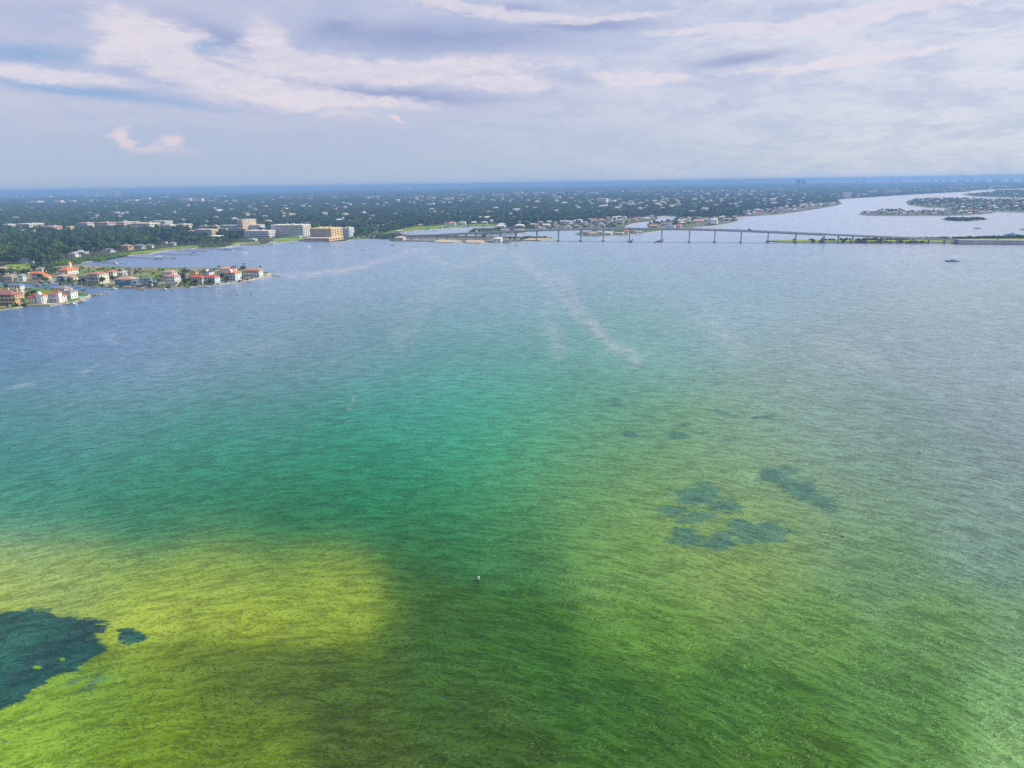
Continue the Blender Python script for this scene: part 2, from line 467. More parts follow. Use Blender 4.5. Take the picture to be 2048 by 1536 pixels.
    attr('bed_glint', A, A[0, na // 2], 'FLOAT_COLOR'); attr('seagrass', G, -1, 'FLOAT'); attr('weed', soft, -1, 'FLOAT'); attr('slick', S, 0, 'FLOAT')
    mt = bpy.data.materials.new('bay_water'); mt.use_nodes = True
    n = NT(mt.node_tree); b = n.n['Principled BSDF']
    tc = n.new('ShaderNodeTexCoord'); P = tc.outputs['Object']
    at = lambda nm: n.new('ShaderNodeAttribute', attribute_name=nm)
    bed_glint = at('bed_glint').outputs['Color']
    nz = n.noise(P, .05, 6, .65)
    nzf = n.noise(n.mapping(P, rot=(0, 0, .5), scl=(.35, 1, 1)), .35, 4, .6)
    # mottled bottom
    mott = n.math('MULTIPLY_ADD', n.noise(P, .012, 5, .6), .24, .90)
    bed_glint = n.new('ShaderNodeMix', data_type='RGBA', blend_type='MULTIPLY', ins={0: 1.0, 6: bed_glint, 7: n.new('ShaderNodeCombineColor', {0: mott, 1: mott, 2: mott})}).outputs[2]
    rag = n.math('MULTIPLY', n.math('SUBTRACT', n.math('MULTIPLY_ADD', nzf, .8, n.math('MULTIPLY', nz, 1.0)), .9), 3.2)
    fray = n.math('MULTIPLY', n.math('SUBTRACT', n.noise(n.mapping(P, rot=(0, 0, .35), scl=(.5, 1, 1)), .8, 5, .7), .5), 2.6)
    gm = n.smooth(n.math('ADD', at('seagrass').outputs['Fac'], n.math('ADD', rag, fray)), -.35, .45)
    gcol = n.mix(n.smooth(nz, .35, .65), (.002, .036, .044), (.004, .085, .068))
    bed_glint = n.mix(n.math('MULTIPLY', gm, .95), bed_glint, gcol)
    wn = n.math('MULTIPLY_ADD', n.noise(P, .11, 6, .7, .5), .65, n.math('MULTIPLY', nzf, .35))
    wm = n.smooth(n.math('ADD', at('weed').outputs['Fac'], n.math('MULTIPLY', n.math('SUBTRACT', wn, .52), 4.2)), -.25, .4)
    bed_glint = n.mix(n.math('MULTIPLY', wm, .74), bed_glint, (.030, .120, .098))
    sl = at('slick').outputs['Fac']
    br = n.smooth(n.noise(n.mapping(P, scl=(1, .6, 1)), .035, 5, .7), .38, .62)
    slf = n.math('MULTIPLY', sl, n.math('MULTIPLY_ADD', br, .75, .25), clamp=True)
    bed_glint = n.mix(n.math('MULTIPLY', slf, .66), bed_glint, (.42, .42, .46))  # pale wake foam; the slicks' sky reflection is painted in too
    b.inputs['Roughness'].default_value = .24; b.inputs['Specular IOR Level'].default_value = .2; b.inputs['IOR'].default_value = 1.333
    # waves (metres): long swell bending round the flats, short wind ripples, broad chop
    warp = n.new('ShaderNodeVectorMath', {0: P, 1: n.new('ShaderNodeVectorMath', {0: n.new('ShaderNodeTexNoise', {'Vector': P, 'Scale': .03, 'Detail': 3.0}).outputs['Color'], 1: (12, 12, 0)}, operation='MULTIPLY').outputs[0]}, operation='ADD').outputs[0]
    wxy = n.new('ShaderNodeSeparateXYZ', {0: warp})
    def fronts(cx, cy, k):
        rho = n.new('ShaderNodeVectorMath', {0: warp, 1: (cx, cy, 0)}, operation='DISTANCE').outputs['Value']
        return n.new('ShaderNodeCombineXYZ', {0: n.math('MULTIPLY', wxy.outputs[0], k), 1: n.math('MULTIPLY', wxy.outputs[1], k), 2: rho})
    h1 = n.noise(fronts(-40, 30, .22), .55, 1.5, .5)
    h2 = n.noise(fronts(-20, -500, .42), 1.5, 2.0, .55)
    h3 = n.noise(fronts(60, -300, .50), .22, 4, .70)
    ridge = lambda h, wd: n.math('SUBTRACT', 1.0, n.smooth(n.math('ABSOLUTE', n.math('SUBTRACT', h, .5)), 0.0, wd))
    r2, r3 = ridge(h2, .09), ridge(h3, .06)
    H = n.math('MULTIPLY_ADD', h1, .40, n.math('MULTIPLY_ADD', h2, .26, n.math('MULTIPLY', h3, .85)))
    H = n.math('ADD', H, n.math('MULTIPLY_ADD', r2, .035, n.math('MULTIPLY', r3, .12)))
    patch = n.math('MULTIPLY_ADD', n.noise(P, .008, 4, .6), .5, .72)
    st = n.math('MULTIPLY', n.math('SUBTRACT', 1.0, n.math('MULTIPLY', slf, .6)), patch)
    bump = n.new('ShaderNodeBump', {'Height': n.math('MULTIPLY', H, st), 'Strength': 1.0, 'Distance': 1.0})
    n.put(b.inputs['Normal'], bump)
    # crests painted lighter, troughs darker, sky glints drawn as pale lines
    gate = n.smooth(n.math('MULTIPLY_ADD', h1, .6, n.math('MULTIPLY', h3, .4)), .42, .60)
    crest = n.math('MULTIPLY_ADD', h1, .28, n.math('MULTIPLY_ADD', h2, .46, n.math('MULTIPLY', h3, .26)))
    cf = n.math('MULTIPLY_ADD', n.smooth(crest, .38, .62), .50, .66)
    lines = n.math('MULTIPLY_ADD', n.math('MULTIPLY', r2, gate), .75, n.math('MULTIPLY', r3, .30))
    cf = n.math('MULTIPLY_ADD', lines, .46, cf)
    bed_glint = n.new('ShaderNodeMix', data_type='RGBA', blend_type='MULTIPLY', ins={0: 1.0, 6: bed_glint, 7: n.new('ShaderNodeCombineColor', {0: cf, 1: cf, 2: cf})}).outputs[2]
    bed_glint = n.mix(n.math('MULTIPLY', n.math('MULTIPLY', r2, gate), .05), bed_glint, (.30, .40, .36))
    n.put(b.inputs['Base Color'], bed_glint)
    me.materials.append(mt)
    o = link('water', me)
    o['kind'] = 'structure'
    return o


build_water()

# ------------------------------------------------------------------ land
LAND_Z = 1.2
def far(azd, km):
    return (km * 1000 * math.sin(R(azd)), km * 1000 * math.cos(R(azd)))
def G2(pts):
    return [tuple(gnd(x, y)[:2]) for x, y in pts]

SHORE_FINGER = [(-300, 575), (0, 566), (40, 567.5), (70, 568.5), (100, 568), (130, 568.5), (165, 572), (190, 575), (230, 577), (260, 578), (300, 578), (340, 577.5), (380, 575.5), (430, 571), (470, 566), (505, 560), (535, 554), (547, 549.5)]
SHORE_BACK = [(541, 546.5), (525, 545), (500, 542), (470, 539), (440, 538), (400, 537), (350, 537), (300, 536), (250, 535), (215, 534), (180, 532), (160, 529), (152, 526.5)]
SHORE_LAWN = [(165, 525), (200, 522), (240, 514), (262, 511), (300, 508.5), (320, 504), (340, 501), (375, 498), (395, 496.5), (440, 496), (458, 494), (480, 490.5), (500, 490), (530, 489), (545, 487.5), (575, 484), (600, 482), (609, 481.5)]
SHORE_HOTEL = [(609, 481.5), (658, 485.5), (694, 483), (702, 479.5), (735, 478.5), (776, 478.3)]
SHORE_PARK = [(779, 482), (800, 483), (862, 484), (872, 486), (905, 486), (925, 484.3), (935, 486.5), (962, 486.8), (972, 485), (1000, 484.8), (1040, 484), (1080, 482), (1105, 478.5), (1107, 476)]
SHORE_COVE = [(1060, 474.8), (1030, 474.4), (960, 473.2), (900, 472), (850, 471), (822, 470.5), (806, 469.5)]
SHORE_LAGOON = [(800, 466), (815, 463.5), (840, 461), (870, 458.8), (905, 456), (950, 453.6), (990, 452.6), (1008, 453.5), (995, 456), (960, 457), (945, 458.5), (936, 464), (938, 467.5), (985, 470.5), (1030, 469.5), (1060, 463.5), (1100, 461.5), (1150, 461)]
SHORE_MID = [(1168, 458.5), (1200, 458), (1250, 456.8), (1253, 452), (1268, 447), (1300, 443), (1318, 439), (1314, 434), (1335, 432), (1352, 433.5), (1347, 441), (1320, 444), (1297, 447), (1293, 451), (1298, 457.3), (1320, 458.6), (1360, 457.3), (1390, 455.8), (1420, 452.8), (1450, 449), (1468, 445.5), (1479, 441.5), (1470, 438), (1473, 435)]
SHORE_EAST = [(1482, 434), (1520, 432), (1555, 430), (1590, 425.6), (1620, 421), (1650, 416), (1675, 411.5), (1685, 407.5), (1680, 403.5), (1670, 401), (1682, 399), (1700, 397.5), (1740, 395), (1790, 391.5), (1840, 388.5), (1880, 386.5), (1928, 384), (1932, 381.8), (1985, 379), (2100, 375.5), (2500, 362)]
mainland = G2(SHORE_FINGER + SHORE_BACK + SHORE_LAWN + SHORE_HOTEL[1:] + SHORE_PARK + SHORE_COVE + SHORE_LAGOON + SHORE_MID + SHORE_EAST)
mainland += [far(50, 11), far(42, 13), far(34, 15.5), far(27, 19), far(18, 26), far(8, 33), far(-5, 40), far(-25, 46), far(-60, 46), far(-75, 8)]
front_point = G2([(-600, 645), (-100, 632), (0, 621.5), (28, 618), (50, 614), (100, 612.5), (128, 608.5), (160, 602.5), (178, 597.5), (183.5, 593), (180, 590), (170, 588), (158, 586), (120, 581), (60, 578), (0, 574), (-300, 578), (-600, 590)])
under_island = G2([(1149, 468.5), (1164, 472.6), (1200, 473), (1256, 470.6), (1292, 466.4), (1320, 462.4), (1332, 459.8), (1300, 459.4), (1250, 460), (1200, 461), (1165, 463)])
east_island = G2([(1716, 429.5), (1735, 431.4), (1800, 432), (1900, 432), (1945, 430.8), (1985, 427.3), (1998, 424.3), (2030, 424.8), (2060, 426.2), (2200, 430), (2600, 426), (2600, 400), (2200, 400.5), (2048, 399.6), (1980, 399.5), (1930, 397.5), (1870, 397), (1830, 399.3), (1811, 404), (1815, 410), (1850, 415), (1894, 417), (1894, 422), (1835, 423.5), (1790, 419.5), (1722, 425)])
far_island = G2([(1923, 389), (1945, 393), (1990, 395), (2048, 396), (2200, 397.5), (2600, 398.5), (2600, 378), (2048, 380), (1990, 381.5), (1985, 384.5), (1960, 386.5)])
mangrove = G2([(1880, 439), (1895, 440.6), (1905, 442), (1945, 442.2), (1955, 440.5), (1979, 439.8), (1976, 438.4), (1950, 437.4), (1900, 437), (1885, 437.6)])
causeway = G2([(1527, 482.8), (1560, 485), (1700, 486), (1900, 486.6), (2048, 487.8), (2700, 493), (2700, 470), (2048, 474.2), (1900, 476.6), (1800, 478.6), (1700, 480), (1580, 481)])
LANDS = [('mainland', mainland), ('near_point', front_point), ('bridge_island', under_island), ('east_island', east_island), ('far_island', far_island), ('mangrove_islet', mangrove), ('causeway_island', causeway)]


def ground_mat(lawn, earth):
    mt = bpy.data.materials.new('ground'); mt.use_nodes = True
    n = NT(mt.node_tree); b = n.n['Principled BSDF']
    P = n.new('ShaderNodeNewGeometry').outputs['Position']
    a = n.noise(P, .02, 5, .6); c = n.noise(P, .15, 4, .6)
    f = n.smooth(a, .42, .58)
    col = n.mix(f, n.mix(n.smooth(c, .3, .7), tuple(x * .7 for x in lawn), lawn), n.mix(n.smooth(c, .35, .65), tuple(x * .7 for x in earth), earth))
    n.put(b.inputs['Base Color'], col)
    b.inputs['Roughness'].default_value = .95; b.inputs['Specular IOR Level'].default_value = .1
    return mt


GRASSY = ground_mat((.17, .27, .03), (.13, .20, .035))
FOREST = ground_mat((.05, .08, .025), (.10, .10, .06))
YARDS = ground_mat((.09, .15, .03), (.26, .24, .19))
SEAWALL = mat((.42, .37, .30), .9, .25, .1)
ROCK = mat((.10, .095, .085), .95, .3, .2)
YELLOWG = ground_mat((.34, .36, .03), (.20, .28, .03))


def land(name, poly, top, side, z=LAND_Z, slope=1.5):
    k = len(poly)
    me = bpy.data.meshes.new(name)
    a = sum(poly[i][0] * poly[(i + 1) % k][1] - poly[(i + 1) % k][0] * poly[i][1] for i in range(k))
    P = poly if a > 0 else poly[::-1]
    inner = []
    for i in range(k):
        p0, p1, p2 = Vector(P[i - 1]), Vector(P[i]), Vector(P[(i + 1) % k])
        e = ((p1 - p0).normalized() + (p2 - p1).normalized())
        nrm = Vector((-e.y, e.x)); nrm = nrm.normalized() if nrm.length > 1e-6 else Vector((0, 0))
        inner.append(p1 + nrm * slope)
    vs = [(x, y, -1.5) for x, y in P] + [(x, y, z) for x, y in (inner)]
    fs = [(i, (i + 1) % k, k + (i + 1) % k, k + i) for i in range(k)] + [tuple(range(k, 2 * k))]
    me.from_pydata(vs, [], fs)
    me.materials.append(top); me.materials.append(side)
    me.polygons.foreach_set('material_index', [1] * k + [0])
    me.update()
    o = link(name, me); o['kind'] = 'structure'
    return o


def sheet(name, pts, material, dz, world=False, kind='structure'):
    """a thin patch of lawn, sand or paving lying on the land"""
    P = pts if world else G2(pts)
    a = sum(P[i][0] * P[(i + 1) % len(P)][1] - P[(i + 1) % len(P)][0] * P[i][1] for i in range(len(P)))
    if a < 0:
        P = P[::-1]
    o = MB().prism([(x, y, LAND_Z - .3) for x, y in P], [(x, y, LAND_Z + dz) for x, y in P]).obj(name, material)
    o['kind'] = kind
    return o


land('mainland', mainland, FOREST, SEAWALL)
land('near_point', front_point, GRASSY, SEAWALL, slope=.6)
land('bridge_island', under_island, GRASSY, SEAWALL)
land('east_island', east_island, YARDS, SEAWALL)
land('far_island', far_island, YARDS, SEAWALL)
land('mangrove_islet', mangrove, FOREST, SAND, .6, 3)
land('causeway_island', causeway, YELLOWG, ROCK, 1.6, 5)

# ------------------------------------------------------------------ haze
hz = MB().box(-58000, 58000, -58000, 58000, -3.0, 127.0).obj('haze', [])
hm = bpy.data.materials.new('haze'); hm.use_nodes = True
hn = NT(hm.node_tree); hn.n.clear()
vo = hn.new('ShaderNodeVolumePrincipled', {'Color': (*HAZE_C, 1), 'Density': HAZE_D, 'Anisotropy': 0.0})
ho = hn.new('ShaderNodeOutputMaterial'); hn.l.new(vo.outputs[0], ho.inputs['Volume'])
hz.data.materials.append(hm)
hz['kind'] = 'stuff'; hz['label'] = 'thin blue haze over the bay and the far suburbs'

# ------------------------------------------------------------------ lawns, beaches, roads
LAWN = ground_mat((.24, .36, .03), (.19, .28, .03))
BUSHY = ground_mat((.10, .22, .02), (.07, .15, .02))
sheet('lawn', [(8, 540), (10, 531), (40, 529.5), (72, 529), (70, 537), (40, 541)], LAWN, .05)
sheet('lawn', [(225, 514.5), (262, 510.2), (300, 507.7), (320, 503.2), (345, 499.6), (385, 496), (440, 495.2), (442, 492), (380, 492), (330, 497), (300, 502), (240, 508)], LAWN, .05)
sheet('lawn', [(458, 493), (480, 490), (500, 489.4), (520, 488.6), (520, 484.5), (470, 486)], LAWN, .05)
sheet('lawn', [(548, 486.5), (575, 483.3), (607, 481), (610, 476), (580, 475), (545, 479)], LAWN, .05)
sheet('lawn', [(505, 558.5), (533, 553), (541, 549.5), (530, 548), (500, 551)], LAWN, .05)
sheet('lawn', [(702, 478.7), (735, 477.8), (775, 477.5), (790, 473), (745, 471), (700, 473.5)], LAWN, .05)
sheet('lawn', [(712, 469), (800, 465.4), (815, 462.8), (840, 460.3), (870, 458.2), (905, 455.4), (945, 453), (960, 449.5), (900, 450), (840, 452), (800, 455), (720, 463)], LAWN, .05)
sheet('lawn', [(950, 453), (988, 452), (1005, 450), (960, 449)], LAWN, .05)
GARDEN = ground_mat((.17, .25, .04), (.34, .30, .22))
sheet('garden_ground', [(10, 565), (70, 567.4), (130, 567.6), (165, 571), (230, 575.9), (300, 576.9), (340, 576.5), (380, 574.5), (430, 570.2), (470, 565.2), (500, 559.5), (505, 552), (500, 543.5), (440, 539), (400, 538), (300, 537), (215, 535), (160, 530), (100, 536), (10, 546)], GARDEN, .02)
sheet('garden_ground', [(1062, 448), (1160, 446), (1250, 438), (1308, 433), (1312, 439), (1266, 445), (1250, 451), (1247, 455.5), (1165, 457.3), (1150, 460), (1100, 460.5), (1062, 462)], YARDS, .02)
sheet('garden_ground', [(1299, 449), (1350, 442.5), (1356, 434), (1470, 435), (1472, 438), (1474, 441.5), (1464, 445), (1448, 448.4), (1418, 452), (1388, 455), (1320, 457.6), (1302, 456.4)], YARDS, .02)
sheet('garden_ground', [(1486, 430), (1560, 418), (1670, 404.5), (1680, 407.5), (1671, 411.2), (1648, 415.4), (1618, 420.4), (1588, 424.9), (1553, 429.2), (1500, 432.6)], YARDS, .02)
sheet('beach', [(866, 484.2), (872, 485.6), (905, 485.6), (924, 484), (915, 480.5), (880, 480)], SAND, .06)
sheet('beach', [(930, 484.5), (936, 486.2), (962, 486.5), (970, 484.7), (965, 481), (935, 480.8)], SAND, .06)
sheet('beach', [(1040, 482.5), (1080, 481.2), (1103, 478.3), (1100, 477.2), (1060, 476.8)], SAND, .06)
sheet('beach', [(545, 548.6), (536, 553), (528, 551.5), (538, 547.2)], SAND, .06)
sheet('beach', [(470, 490.2), (496, 488.9), (490, 486.6), (468, 488)], mat((.42, .27, .16), .9, .2, .06), .10)
sheet('beach', [(50, 612), (100, 611), (128, 607.6), (128, 604.5), (98, 608), (52, 609.4)], SAND, .06)
sheet('car_park', [(800, 481.5), (864, 482.6), (1000, 483.4), (1040, 482.5), (1040, 478), (960, 478), (860, 476.5), (800, 476.5)], mat((.26, .25, .23), .9, .2, .05), .03)
sheet('path', [(160, 601), (178, 596.6), (182.5, 592.8), (179, 590.6), (176, 591.5), (177.5, 593), (173, 596), (158, 599)], mat((.55, .50, .42), .9), .08)

# ------------------------------------------------------------------ buildings
ZB = LAND_Z


class Frame:
    """a building's own axes: origin at its near front corner, x back along the front, y into the depth"""
    def __init__(s, xl, xc, xr, yb, yt, yaw, z=ZB):
        s.C = gnd(xc, yb, z); s.yaw = R(yaw)
        s.ex = Vector((math.cos(s.yaw), math.sin(s.yaw), 0)); s.ey = Vector((-math.sin(s.yaw), math.cos(s.yaw), 0))
        f = lambda fn, tgt, hi: s.solve(fn, tgt, hi)
        s.w = f(lambda t: -proj(s.C - s.ex * t)[0], -xl, 300)
        s.d = f(lambda t: proj(s.C + s.ey * t)[0], xr, 120) if xr > xc else 12.0
        s.d = min(s.d, 60)
        s.h = f(lambda t: -proj(s.C + Vector((0, 0, t)))[1], -yt, 120)
        s.px = (xl + xr) / 2; s.py = yb

    @staticmethod
    def solve(fn, tgt, hi):
        lo = .5
        for _ in range(40):
            md = (lo + hi) / 2
            if fn(md) < tgt:
                lo = md
            else:
                hi = md
        return lo

    def top_mid(s, py):
        M = s.C - s.ex * s.w * .5 + s.ey * s.d * .5
        return Frame.solve(lambda t: -proj(M + Vector((0, 0, t)))[1], -py, 150)

    def top(s, py):
        return Frame.solve(lambda t: -proj(s.C + Vector((0, 0, t)))[1], -py, 150)


def hip_roof(x0, x1, y0, y1, z, rh, o=.7, gable=False):
    x0 -= o; x1 += o; y0 -= o; y1 += o
    b = MB(); w, d = x1 - x0, y1 - y0
    base = [(x0, y0, z), (x1, y0, z), (x1, y1, z), (x0, y1, z)]
    low = [(x, y, z - .3) for x, y, _ in base]
    if w >= d:
        k = 0.0 if gable else d / 2 * .96
        r0, r1 = (x0 + k, (y0 + y1) / 2, z + rh), (x1 - k, (y0 + y1) / 2, z + rh)
        fs = [(0, 1, 5, 4), (1, 2, 5), (2, 3, 4, 5), (3, 0, 4)]
    else:
        k = 0.0 if gable else w / 2 * .96
        r0, r1 = ((x0 + x1) / 2, y0 + k, z + rh), ((x0 + x1) / 2, y1 - k, z + rh)
        fs = [(0, 1, 4), (1, 2, 5, 4), (2, 3, 5), (3, 0, 4, 5)]
    b.add(base + [r0, r1] + low, fs + [(6, 7, 1, 0), (7, 8, 2, 1), (8, 9, 3, 2), (9, 6, 0, 3), (9, 8, 7, 6)])
    return b


_wm = {}


def window_mesh(w, h, frame=TRIM, glass=GLASS):
    key = (round(w, 1), round(h, 1), frame.name, glass.name)
    if key not in _wm:
        b = MB(); w2, t = w / 2, .14
        for x0, x1, z0, z1 in ((-w2, -w2 + t, 0, h), (w2 - t, w2, 0, h), (-w2 + t, w2 - t, 0, t), (-w2 + t, w2 - t, h - t, h)):
            b.box(x0, x1, -.10, .04, z0, z1, 0)
        b.add([(-w2 + t, -.03, t), (w2 - t, -.03, t), (w2 - t, -.03, h - t), (-w2 + t, -.03, h - t)], [(0, 1, 2, 3)], 1)
        _wm[key] = b.mesh('window', [frame, glass])
    return _wm[key]


def windows(par, x0, x1, y, z0, floors, fh, n, side=False, frac=.52, hfrac=.55, glass=GLASS, frame=TRIM, skip=()):
    """a grid of window parts on a front (y) or right-hand side (x = y) wall"""
    n = max(1, n); s = (x1 - x0) / n
    me = window_mesh(max(.8, s * frac), fh * hfrac, frame, glass)
    for f in range(floors):
        for i in range(n):
            if (f, i) in skip:
                continue
            u = x0 + (i + .5) * s; z = z0 + f * fh + fh * .24
            o = link('window', me, par)
            if side:
                o.location = (y, u, z); o.rotation_euler = (0, 0, math.pi / 2)
            else:
                o.location = (u, y, z)


FOOT = []      # footprints that trees keep clear of (centre, radius, clear length towards the bay)


def villa(name, label, cat, spec, floors, wall, roof, ridge=None, yaw=-15, style='hip', gallery=0.0, nf=None, ns=None, group=None, parent=None, base=None, gfloors=None, dark=False, chimney=(), extra_glass=None):
    fr = Frame(*spec, yaw) if base is None else base
    w, d, h = fr.w, fr.d, fr.h
    if parent is None:
        root = thing(name, label, cat, fr.C - Vector((0, 0, .3)), fr.yaw, group)
        root['_f'] = 0; del root['_f']
        off = Vector((0, 0, .3)); par = root
        FOOT.append((fr.C - fr.ex * w / 2 + fr.ey * d / 2, max(w, d) * .6 + 3, 30))
    else:
        root = parent[0]; rel = fr.C - parent[1].C
        off = Vector((rel.dot(parent[1].ex), rel.dot(parent[1].ey), .3)); par = root
    wm = mat(wall); X0, X1 = off.x - w, off.x
    y0 = off.y + gallery; y1 = off.y + d
    body = MB().box(X0, X1, y0, y1, -.5, off.z + h).obj('wall' if parent is None else 'wing', wm, par)
    rh = (fr.top_mid(ridge) - h - .3) if ridge else 2.2
    rh = max(1.1, min(rh, min(w, d) * .24, 4.2))
    rpar = par if parent is None else body
    if style == 'flat':
        MB().box(X0 - .3, X1 + .3, off.y - .3, y1 + .3, off.z + h, off.z + h + .7).obj('roof', mat(roof), rpar)
    else:
        hip_roof(X0, X1, off.y, y1, off.z + h + .3, rh, gable=(style == 'gable')).obj('roof', roof_mat(roof), rpar)
    fh = h / floors
    wpar = par if parent is None else body
    gl = extra_glass or GLASS
    if gallery:
        gf = gfloors or floors
        for f in range(1, floors + 1):
            MB().box(X0 - .05, X1 + .05, off.y, y0 - .01, off.z + f * fh - .35, off.z + f * fh).obj('balcony', mat(tuple(min(1, c * 1.05) for c in wall)), wpar)
            if f < floors:
                MB().box(X0, X1, off.y + .02, off.y + .10, off.z + f * fh + .05, off.z + f * fh + .95).obj('railing', mat((.55, .55, .55)), wpar)
        k = nf or max(2, round(w / 4.5))
        cm = MB().box(-.28, .28, 0, .5, -.5, off.z + h - .36).mesh('column', mat(tuple(min(1, c * 1.05) for c in wall)))
        for i in range(k + 1):
            o = link('column', cm, wpar); o.location = (X0 + .28 + (w - .56) * i / k, off.y + .11, 0)
        windows(wpar, X0 + .5, X1 - .5, y0 - .02, off.z, floors, fh, k, frac=.8, hfrac=.66, glass=gl)
    else:
        windows(wpar, X0 + .4, X1 - .4, y0 - .02, off.z, floors, fh, nf or max(2, round(w / 3.6)), glass=gl)
    windows(wpar, y0 + .4, y1 - .4, X1 + .02, off.z, floors, fh, ns or max(1, round((d - gallery) / 5.0)), side=True, frac=.34, glass=gl)
    for cx, cy in chimney:
        MB().box(X0 + cx * w - .8, X0 + cx * w + .8, y0 + cy * d - .8, y0 + cy * d + .8, off.z + h, off.z + h + rh + 2.0).obj('chimney', wm, par if parent is None else body)
    return root, fr


ORANGE = (.66, .20, .075); TERRA = (.46, .22, .13); REDT = (.56, .13, .08); PINKR = (.62, .11, .11); BROWNR = (.36, .22, .15); GREYR = (.30, .27, .25)
LGREY = (.46, .45, .44); DKGREEN = (.14, .20, .18); NAVY = (.06, .09, .17); TANR = (.50, .34, .26); BLUER = (.20, .25, .36); SLATE = (.22, .24, .27)
IVORY = (.80, .74, .62); OFFW = (.78, .77, .74); TANW = (.74, .50, .30); PALEB = (.52, .66, .80); BLUEW = (.12, .24, .46); GREYB = (.36, .46, .58); YEL = (.82, .50, .04); PEACH = (.80, .52, .34)

# the long finger of villas
r, f = villa('villa', 'peach villa with flame orange two-level roof and shaded front gallery, on the canal bend', 'villa', (61, 80, 92, 561, 547.5), 2, PEACH, ORANGE, 541.5, gallery=2.6)
villa('', '', '', (80, 90, 104, 560.6, 552), 2, PEACH, ORANGE, 547.5, parent=(r, f), nf=2)
r, f = villa('villa', 'cream villa under the broadest orange roof with a little orange-capped chimney tower', 'villa', (117, 136, 158, 550, 541), 2, IVORY, ORANGE, 531)
tw = MB().box(-9.5, -6.7, 12, 14.8, 0, f.h + 9.5).obj('tower', mat(IVORY), r); hip_roof(-9.5, -6.7, 12, 14.8, f.h + 9.5, 1.6, .6).obj('roof', roof_mat(ORANGE), tw)
villa('villa', 'grey blue house with brown roof between two orange-roofed villas', 'villa', (113, 129, 153, 564, 553), 2, GREYB, TANR, 546.5, gallery=2.0)
r, f = villa('villa', 'tall cream mediterranean villa with arcaded lower floors and sunlit end wall', 'villa', (175.5, 198, 219.5, 568.2, 548.5), 3, IVORY, TERRA, 543, gallery=2.8, nf=4, ns=3)
villa('', '', '', (159, 176, 180, 567, 552.5), 2, IVORY, TERRA, 547.5, parent=(r, f), nf=3)
MB().box(-f.w - .6, .6, -1.6, 1.0, f.h * .66, f.h * .66 + .5).obj('awning_roof', roof_mat(TERRA), r)
villa('villa', 'low house with pale red roof behind the tall cream villa', 'villa', (213, 227, 237, 553, 544), 2, IVORY, (.62, .22, .15), 540)
villa('villa', 'pale grey house with light grey roof behind the blue house', 'villa', (235, 247, 259, 555, 546), 2, OFFW, LGREY, 540.5)
r, f = villa('villa', 'deep blue fronted house under a wide dull brown roof', 'villa', (231, 262, 279, 570.6, 559.5), 2, BLUEW, TANR, 552, nf=6)
hip_roof(-f.w * .55, -f.w * .25, -1.5, 4, f.h - 1.6, 2.6, .4, True).obj('gable', roof_mat(TANR), r)
villa('villa', 'pale blue three-storey house with dark green roof and stacked balconies', 'villa', (281, 301, 313, 571.6, 558.6), 3, PALEB, DKGREEN, 552, gallery=2.2, nf=3)
r, f = villa('villa', 'white stepped villa with dusty rose lower roof and tan upper roof', 'villa', (331, 351, 363, 571, 553.5), 3, OFFW, (.52, .28, .24), 547, nf=5, ns=3)
villa('', '', '', (325, 346, 357, 562, 545), 3, IVORY, TANR, 538.5, parent=(r, f))
r, f = villa('villa', 'double cream villa with two bright pink-red hipped roofs at the water', 'villa', (381, 405, 413, 568.2, 555), 2, IVORY, PINKR, 547.5, nf=5)
villa('', '', '', (411, 431, 441, 567.4, 554.6), 2, (.62, .76, .80), PINKR, 547.5, parent=(r, f), nf=4)
villa('villa', 'bright yellow house with grey roof behind the pink-roofed double villa', 'villa', (379, 392, 399, 553, 543), 2, YEL, SLATE, 539.3)
r, f = villa('villa', 'house with navy blue roof and white gable behind the pink roofs', 'villa', (401, 419, 430, 553, 544), 2, OFFW, NAVY, 538.3)
MB().prism([(-6, -.4, f.h - .5), (-1, -.4, f.h - .5), (-3.5, -.4, f.h + 3.4)], [(-6, 4, f.h - .5), (-1, 4, f.h - .5), (-3.5, 4, f.h + 3.4)]).obj('gable', WHITE, r)
villa('villa', 'ivory villa with salmon roof half hidden behind the pale blue and white villa', 'villa', (440, 462, 475, 551, 538), 3, IVORY, (.66, .30, .22), 533, ns=3)
r, f = villa('villa', 'pale blue and white three-storey villa with orange roof and round gable window', 'villa', (449, 471, 484, 561.6, 546.5), 3, (.70, .78, .86), ORANGE, 540, gallery=1.6, nf=4)
g = MB().prism([(-9, -.6, f.h), (-4, -.6, f.h), (-4, -.6, f.h + 2.6), (-6.5, -.6, f.h + 4.6), (-9, -.6, f.h + 2.6)], [(-9, 3, f.h), (-4, 3, f.h), (-4, 3, f.h + 2.6), (-6.5, 3, f.h + 4.6), (-9, 3, f.h + 2.6)]).obj('gable', WHITE, r)
MB().tube([(-6.5, -.75, f.h + 2), (-6.5, -.5, f.h + 2)], [.8, .8], 12).obj('window', GLASS, g)
r, f = villa('villa', 'last villa at the tip, white walls under a broad rust orange roof', 'villa', (486, 519, 527, 554.2, 541.5), 2, OFFW, (.62, .25, .09), 531, nf=6, yaw=-18)
MB().box(-f.w * .8, -1.5, -1.3, .4, f.h - 1.2, f.h - .8).obj('awning_roof', roof_mat((.45, .07, .06)), r)
villa('villa', 'flat-topped tan house at the edge of the picture beside the lawn', 'villa', (-8, 9, 19, 549, 537), 2, (.72, .56, .38), TANR, 533)
villa('villa', 'low house with pale grey hipped roof just beyond the canal-bend villa', 'villa', (72, 85, 94, 546, 538.5), 1, OFFW, LGREY, 533.3)
villa('villa', 'low house with mauve brown roof beside the waterfront lawn', 'villa', (38, 55, 65, 547, 541), 1, IVORY, (.36, .25, .24), 536)
